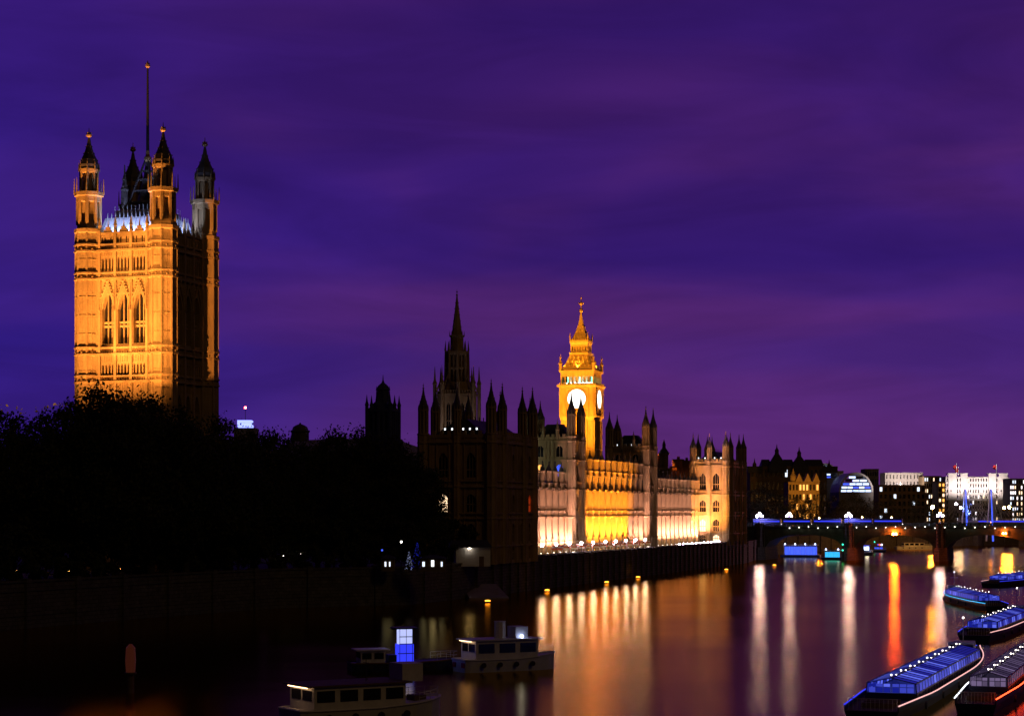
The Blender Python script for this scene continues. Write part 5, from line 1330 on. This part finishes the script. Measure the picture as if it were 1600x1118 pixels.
    k = MB(); k.ball((L * .31, 0, 6.45), .12, 6, 4); k.build('mast_lamp', M['e_dot'], mo)
    k = MB(); nb_ = int((x1 - x0) / 3)
    for i in range(nb_ + 1): k.ball((x0 + (x1 - x0) * i / nb_, 0, z1 + .55 - .25 * (i % 2)), .09, 5, 3)
    k.build('string_lights', M['e_dot'], so)
    k = MB(); r0 = [(-L * .49, -B * .3), (-L * .49, B * .3), (-L * .38, B * .4), (-L * .38, -B * .4)]
    for i in range(12): f = i / 11; k.tube((-L * .49, -B * .32 + B * .64 * f, 1.02), (-L * .49, -B * .32 + B * .64 * f, 2.1), .03, .03, 4)
    k.tube((-L * .49, -B * .33, 2.1), (-L * .49, B * .33, 2.1), .05, .05, 4); k.build('stern_railing', M['white'], t)
    for i in range(3): k = MB(); xx = -L * .46 + i * 1.9; k.box(xx, xx + .5, -B * .22, B * .22, 1.03, 1.5); k.build('bench', M['timber'], t)
    k = MB(); k.lathe(L * .41, 0, [(.4, 1.0), (.4, 1.5), (.25, 1.6), (.25, 1.9)], 8); k.build('winch', M['iron'], t)
    return t
party_boat('nearest long party boat, glass saloon glowing blue, pale pink strip on one rail', 48.5, 228, 20, 84, 7.2, 'e_blue', 'e_pink', seed=2)
party_boat('second blue-lit party boat just beyond the nearest one', 82, 332, 21.5, 62, 6.8, 'e_blue', 'e_pink', seed=3)
party_boat('third blue-lit party boat, the one with a cyan strip on its rail', 98, 425, 2, 56, 6.4, 'e_cyan', 'e_blue', seed=4)
party_boat('farthest blue-lit party boat at the right edge', 139, 545, 30, 52, 7, 'e_pink', 'e_blue', seed=5)
party_boat('launch with white and red rail strips in the bottom right corner', 60, 236, 19.5, 86, 5.6, 'e_white', 'e_red', 'e_mauve', None, 'launch', seed=6)

# boats and pier by the bridge
def pier_barge(label, px, py, L, B, m, nl, hgt=3.4):
    p = on_water(px, py); t = thing('floating_pier', label, 'floating pier', p, BR + R(4))
    k = MB(); k.box(-L / 2, L / 2, 0, B, -.5, 1.0); k.build('pontoon', M['navy'], t)
    k = MB(); k.box(-L / 2 + 1, L / 2 - 1, .8, B - .6, 1.0 + hgt, 1.2 + hgt); k.build('canopy', M['white'], t)
    for i in range(7): k = MB(); x = -L / 2 + 1.4 + (L - 2.8) * i / 6; k.tube((x, 1, 1), (x, 1, 1 + hgt), .08, .08); k.build('post', M['white'], t)
    k = MB(); k.box(-L / 2 + 1.5, L / 2 - 1.5, B * .5, B * .55, 1.0, .4 + hgt); k.build('screen', M[m], t)
    for i in range(nl): k = MB(); x = -L / 2 + 2 + (L - 4) * i / max(1, nl - 1); k.ball((x, .6, 1.5 + hgt), .3, 8, 5); k.build('lamp', M['e_bluewhite'], t)
pier_barge('long floating pier with four blue-white lamps under the left bridge arch', 1250, 870, 17, 7, 'e_bluewin_glow', 4, 4.2)
pier_barge('short cyan-lit pontoon shelter right of the long floating pier', 1300, 874, 9, 5, 'e_cyan', 2, 2.8)
for py, lb in ((850, 'upper green signal lamp on the pontoon end post'), (859, 'lower green signal lamp on the pontoon end post')):
    o = MB(); c = at(1317, py, 800); o.ball((0, 0, 0), .4, 8, 5); o.box(-.1, .1, .3, .5, -.9, .3); tag(o.build('green_lamp', M['e_green'], None, c), lb, 'signal lamp')
sp_ = on_water(1317.5, 875.5); o = MB(); o.lathe(0, 0, [(.35, -1), (.3, 7.2), (.1, 7.4)], 8); tag(o.build('mooring_post', M['iron'], None, sp_ + Vector((0, 0, 0))), 'dark post carrying two green lamps beside the pontoon', 'mooring post')
boat('small work boat with blue cabin lights right of the second bridge pier', 1351, 867, 75, 8, 3.5, 'navy', 1.2, [(-.3, .2, .8, 1.2, 4.4)], 'e_bluewhite', 'e_blue', 'navy', None, None, 'work_boat')
def ex_pol(t, L, B, hh):
    for x, m in ((-1, 'e_blue'), (0, 'e_red'), (1, 'e_bluewhite')): k = MB(); k.ball((x, -.6, hh + 2.6), .4, 8, 5); k.build('lamp', M[m], t)
    k = MB(); k.ball((-2.6, -.4, hh + 4), .3); k.build('green_lamp', M['e_green'], t)
boat('small launch with red and blue lamps under the middle arch', 1374, 862, 80, 7, 3, 'navy', 1.0, [(-.3, .2, .8, 1.0, 2.6)], 'e_bluewin_glow', None, 'navy', ex_pol, None, 'launch')
boat('pale unlit cruiser moored beyond the bridge arch', 1428, 858, 80, 20, 5, 'white', 1.5, [(-.3, .25, .8, 1.5, 3.6)], 'glass', None, 'timber', None, None, 'cruiser')
def ex_s(t, L, B, hh):
    for k_ in range(9):
        k = MB(); k.ball((-L * .4 + L * .08 * k_, -B * .45, hh + 5.6), .42, 8, 5); k.build('deck_lamp_and_fill', M['e_bluewhite'] if k_ % 2 else M['e_white'], t)
boat('moored restaurant ship glowing blue and white beyond the big pier', 1538, 846, 78, 34, 9, 'navy', 2.2, [(-.45, .35, .85, 2.2, 4.8), (-.2, .25, .6, 4.97, 7)], 'e_white', 'e_blue', 'white', ex_s, None, 'restaurant_ship', cat='ship')
t = thing('light_cone', 'orange-lit triangular light frame above the restaurant ship', 'light', at(1548, 826, 900)); k = MB(); k.lathe(0, 0, [(1.1, 0), (.5, 1.8), (.05, 3.4)], 4); k.build('frame', M['e_amber'], t); k = MB(); k.tube((0, 0, -4), (0, 0, 0), .1, .1); k.build('post', M['iron'], t)

am0 = None
for px, py, lb in ((762, 941, 'amber light on a float before the dark pavilion'), (855, 924, 'amber float light at the left end of the lit reflections'), (948, 911, 'amber float light below the central wing'), (997, 903, 'amber float light just right of the one below the central wing'),
                   (1135, 891, 'amber float light below the end pavilion'), (1210, 884, 'amber float light near the left bridge arch')):
    p = on_water(px, py)
    if am0 is None:
        am0 = thing('float_light', lb, 'float light', p, 0, 'amber float lights'); k = MB(); k.lathe(0, 0, [(.8, -.2), (.9, .1), (.7, .35)], 10); k.build('float', M['timber'], am0)
        k = MB(); k.lathe(0, 0, [(.6, .35), (.62, .5), (.2, .6)], 10); k.build('lamp', M['e_amber'], am0)
    else: dup(am0, p, 0, lb)

# ------------------------------------------------------------------ far shore
def block(name, label, x0, x1, yt, d, rows=4, cols=8, lit=.3, m='concrete', lm=('e_warmwin', 'e_coolwin'), depth=20, seed=1, roof='slate', base=TZ - .1, cat='building', ws=.55):
    a, b = at(x0, yt, d), at(x1, yt, d); t = thing(name, label, cat, (a.x, a.y, base), 0); Wd = b.x - a.x; H = a.z - base
    k = MB(); P = lambda x, z, w: (x, -w, z); rr = random.Random(seed); ops = []; cw = Wd / cols; rh = (H - 1.5) / rows
    rw = []
    for r in range(rows):
        o = [((c + .5 - ws / 2) * cw, (c + .5 + ws / 2) * cw, 1 + (r + .2) * rh, 1 + (r + .78) * rh, 1 + (r + .78) * rh) for c in range(cols)]; ops += o; rw.append((1 + r * rh, 1 + (r + 1) * rh, o))
    wall(k, P, 0, Wd, [(0, 1, [])] + rw + [(1 + rows * rh, H, [])], .4)
    k.box(0, Wd, .6, depth, H - .3, H); k.face([(0, 0, 0), (0, depth, 0), (0, depth, H), (0, 0, H)]); k.face([(Wd, 0, 0), (Wd, depth, 0), (Wd, depth, H), (Wd, 0, H)])
    pbox(k, P, -.3, Wd + .3, H - 1.0, H - .5, 0, .5)
    k.build('wall', M[m], t)
    for o in ops:
        if rr.random() < lit: window(t, P, o, .4, 0, (), rr.choice(lm), frame=m)
        else: window(t, P, o, .4, 0, (), 'glass', frame=m)
    return t, Wd, H
def whitehall():
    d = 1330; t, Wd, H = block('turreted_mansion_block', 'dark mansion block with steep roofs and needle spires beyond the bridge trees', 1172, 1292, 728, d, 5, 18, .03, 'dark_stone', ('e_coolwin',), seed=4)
    s = d / F; zz = lambda y: at(0, y, d).z - TZ + .1
    for i, (px, yt, hw) in enumerate(((1180, 715, 5), (1215, 693, 6), (1250, 697, 5.5), (1297, 717, 5))):
        x = (px - 1172) * s; k = MB(); k.pyr(x, 4, zz(738), zz(728), hw, hw, hw, hw); k.pyr(x, 4, zz(728), zz(yt + 16), hw, hw, 1.4, 1.4); k.build('pavilion_roof', M['slate'], t)
        f = MB(); f.lathe(x, 4, [(1.5, zz(yt + 16)), (1.3, zz(yt + 11)), (1.6, zz(yt + 10.5)), (.5, zz(yt + 6)), (.08, zz(yt))], 8); f.build('spire', M['lead'], t)
    for x0, x1 in ((1190, 1206), (1224, 1242), (1258, 1288)):
        k = MB(); xa, xb = (x0 - 1172) * s, (x1 - 1172) * s; k.hexa([(xa, 1, H + .01), (xb, 1, H + .01), (xb, 15, H + .01), (xa, 15, H + .01)], [(xa + 1, 6, zz(717)), (xb - 1, 6, zz(717)), (xb - 1, 9, zz(717)), (xa + 1, 9, zz(717))]); k.build('roof', M['slate'], t)
whitehall()
t, Wd, H = block('ornate_building', 'ornate gabled building lit deep orange among the far trees', 1232, 1280, 752, 1180, 5, 9, .25, 'stone', ('e_orangewin',), seed=7)
for i in range(3): k = MB(); x = Wd * (.35 + .28 * i); k.hexa([(x - 2.2, 0, H), (x + 2.2, 0, H), (x, 0, H + 5)], [(x - 2.2, 8, H), (x + 2.2, 8, H), (x, 8, H + 5)]); k.build('gable', M['stone'], t)
k = MB(); k.lathe(3.2, 3, [(1.8, H), (1.8, H + 3), (2, H + 3.2), (.8, H + 5), (.1, H + 8)], 8); k.build('turret', M['stone'], t)
p = at(1255, 798, 1120); floodlight((p.x, p.y, 20), tuple(at(1257, 752, 1180)), 90000, (1, .42, .05), 60, 'orange floodlight before the far ornate building', 'far floodlights', .8, 'e_floody', .4)
def glass_hall(label, px, hw, ytop, ybase, d, lit, seed):
    p = at(px, 798, d); s = d / F; zz = lambda y: at(0, y, d).z - TZ; t = thing('arched_glass_hall', label, 'station building', (p.x, p.y, TZ - .1), 0)
    w, zb, zt = hw * s, zz(ybase), zz(ytop); n = 14
    k = MB(); arc = [(w * math.cos(math.pi * i / n), zb + (zt - zb) * math.sin(math.pi * i / n)) for i in range(n + 1)]
    ar2 = [(1.13 * x, zb + (z - zb) * 1.1) for x, z in arc]
    for i in range(n): k.hexa([(arc[i][0], 0, arc[i][1]), (arc[i + 1][0], 0, arc[i + 1][1]), (ar2[i + 1][0], 0, ar2[i + 1][1]), (ar2[i][0], 0, ar2[i][1])], [(arc[i][0], 40, arc[i][1]), (arc[i + 1][0], 40, arc[i + 1][1]), (ar2[i + 1][0], 40, ar2[i + 1][1]), (ar2[i][0], 40, ar2[i][1])])
    k.build('arch_roof', M['white'], t)
    k = MB(); k.box(-w * 1.13, w * 1.13, .5, 40, 0, zb - .01); k.build('base', M['concrete'], t)
    rows = 5; rr = random.Random(seed)
    for r in range(rows):
        za, zb2 = zb + (zt - zb) * (r / rows * .95 + .01), zb + (zt - zb) * ((r + .62) / rows * .95)
        hwr = w * math.sqrt(max(0.02, 1 - ((zb2 - zb) / (zt - zb)) ** 2)); m = max(2, int(hwr * 2 / 4))
        f = MB(); f.box(-hwr, hwr, 1.2, 2.2, zb2, zb2 + (zt - zb) * .06); f.build('floor_slab', M['concrete'], t)
        for c in range(m):
            xa, xb = -hwr + 2 * hwr * (c + .06) / m, -hwr + 2 * hwr * (c + .94) / m
            g = MB(); g.box(xa, xb, 1.5, 1.7, za, zb2); g.build('window', M['e_glasshall'] if rr.random() < lit else M['e_bluewin_glow'] if rr.random() < .5 else M['glass'], t)
glass_hall('big arched glass hall lit blue-white inside, beyond the bridge', 1338, 24, 740, 768, 1420, .75, 3)
glass_hall('smaller arched glass roof half hidden behind dark gables', 1290, 18, 725, 746, 1480, .35, 9)
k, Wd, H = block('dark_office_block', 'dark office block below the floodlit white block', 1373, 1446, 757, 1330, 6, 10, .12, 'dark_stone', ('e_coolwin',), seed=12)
t, Wd, H = block('white_block', 'flat-roofed block floodlit pinkish white above the dark office', 1383, 1442, 738, 1420, 8, 11, .0, 'pale_stone', seed=5, ws=.3)
for px in (1397, 1428): p = at(px, 757, 1395); floodlight((p.x, p.y, p.z), tuple(at(px, 745, 1420)), 26000, (1, .82, .8), 120, 'floodlight under the white block, %s one' % ('left' if px < 1410 else 'right'), 'far floodlights', .8, 'e_flood', .4)
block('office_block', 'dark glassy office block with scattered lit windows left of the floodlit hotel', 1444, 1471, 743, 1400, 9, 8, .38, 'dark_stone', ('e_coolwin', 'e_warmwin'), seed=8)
block('stair_tower', 'slim orange-lit stair tower beside the floodlit hotel', 1466, 1477, 752, 1360, 9, 2, .7, 'stone', ('e_orangewin', 'e_warmwin'), seed=2)
def hotel():
    d = 1430; t, Wd, H = block('grand_hotel', 'grand white stone hotel with flags, brightly floodlit on the far shore', 1478, 1576, 744, d, 9, 24, .14, 'pale_stone', ('e_bright', 'e_warmwin'), seed=21, ws=.4)
    s = d / F; zz = lambda y: at(0, y, d).z - TZ + .1
    for px, w in ((1488, 6), (1506, 5), (1550, 5), (1567, 6)):
        k = MB(); x = (px - 1478) * s; k.box(x - w / 2, x + w / 2, -1.2, 0, 0, zz(740.5)); k.box(x - w / 2 - .3, x + w / 2 + .3, -1.5, 6, zz(740.5), zz(739)); k.build('pavilion_bay', M['pale_stone'], t)
    for px, yt in ((1495.5, 724), (1498.5, 729), (1558, 724)):
        x = (px - 1478) * s; k = MB(); k.tube((x, 2, H), (x, 2, zz(yt)), .35, .15); po = k.build('flagpole', M['white'], t)
        f = MB(); f.hexa([(x - .1, 2, zz(yt + 2)), (x - 2.4, 2.5, zz(yt + 3)), (x - 2.2, 2.4, zz(yt + 9)), (x - .1, 2, zz(yt + 8))], [(x - .1, 2.1, zz(yt + 2)), (x - 2.4, 2.6, zz(yt + 3)), (x - 2.2, 2.5, zz(yt + 9)), (x - .1, 2.1, zz(yt + 8))]); f.build('flag', M['red'], po)
    for i, px in enumerate((1486, 1500, 1516, 1532, 1548, 1564)):
        p = at(px, 768 if i in (0, 1, 4, 5) else 775, d - 14); floodlight(p, tuple(at(px, 752, d)), 13000, (1, .86, .9), 110, 'floodlight on the hotel front, %s from the left' % ORD[i], 'far floodlights', .8, 'e_flood', .5)
hotel()
block('office_slab', 'lit office slab at the right edge beside the hotel', 1578, 1625, 747, 1380, 9, 14, .6, 'concrete', ('e_coolwin', 'e_warmwin', 'e_bright'), seed=31)
block('low_terrace_row', 'dim low buildings behind the embankment trees left of the glass arch', 1296, 1318, 735, 1500, 7, 6, .05, 'dark_stone', ('e_coolwin',), seed=17)
block('brown_block', 'brown block just right of the big arched glass hall', 1352, 1373, 732, 1520, 7, 6, .05, 'dark_stone', ('e_coolwin',), seed=19)

# rail and foot bridge with blue pylons
def footbridge():
    d = 1150; a = at(1495, 812, d); b = at(1720, 812, d - 60); L = (b - a).length; rz = math.atan2(b.y - a.y, b.x - a.x)
    t = thing('footbridge', 'far footbridge with white rods hung from pylons lit blue', 'footbridge', (a.x, a.y, a.z), rz)
    k = MB(); k.box(0, L, 0, 4, -1.2, 0); k.build('deck', M['concrete'], t)
    k = MB()
    for z in (.5, 1.1): k.tube((0, 0, z), (L, 0, z), .08, .08, 4)
    k.build('railing', M['white'], t)
    k = MB(); k.box(14, L, -.1, -.04, -1.0, -.3); k.build('light_strip', M['e_blue'], t)
    for i, px in enumerate((1511, 1555)):
        x = (px - 1495) * d / F; s = d / F; zt = (812 - 764) * s
        for dx in (-1.2, 1.2):
            q = MB(); q.tube((x + dx * 1.8, -2, -12), (x + dx * .3, -1, zt), .55, .3, 8); q.build('pylon', M['e_bluewin_glow'] if dx > 0 else M['white'], t)  # blue floodlighting on one leg is put into its own glow
        q = MB()
        for j in range(7):
            for sg in (-1, 1): q.tube((x, -1, zt - .5), (x + sg * (2 + j * 2.6), 0, .2), .07, .07, 4)
        q.build('suspension_rods', M['white'], t)
        floodlight(Vector((at(px, 812, d - 6).x, d - 8, a.z + .2)), tuple(at(px, 775, d)), 30000, (.12, .2, 1), 60, 'blue floodlight at the foot of the %s pylon' % ('left', 'right')[i], 'pylon floodlights', .5, 'e_blue', .4)
    for i in range(3):
        q = MB(); x = L * (i + .4) / 3; q.box(x - 2, x + 2, 0, 4, -a.z - 2, -1.2); q.build('pier', M['granite'], t)
footbridge()
post_lamp('street_lamp', 'bright orange street lamp on the far embankment above the big bridge pier', 1457, 792, 1000, 'e_sodium', 'far street lamps', .9)
post_lamp('street_lamp', 'left one of two orange street lamps right of the pylons', 1569, 793, 1060, 'e_sodium', 'far street lamps', .55)
post_lamp('street_lamp', 'right one of two orange street lamps right of the pylons', 1577, 792, 1060, 'e_sodium', 'far street lamps', .7)
post_lamp('street_lamp', 'white street lamp in front of the hotel trees', 1494, 787, 1120, 'e_lamp', 'far street lamps', .6)
post_lamp('street_lamp', 'white street lamp lower right of the hotel corner', 1501, 793, 1120, 'e_lamp', 'far street lamps', .6)
for px, py, lb in ((1280, 809, 'small orange street lamp behind the bridge, left one'), (1347, 808, 'small orange street lamp right of the second bridge lamp'), (1393, 808, 'small orange street lamp above the red signal lamp')):
    post_lamp('street_lamp', lb, px, py, 900, 'e_sodium', 'far street lamps', .28)
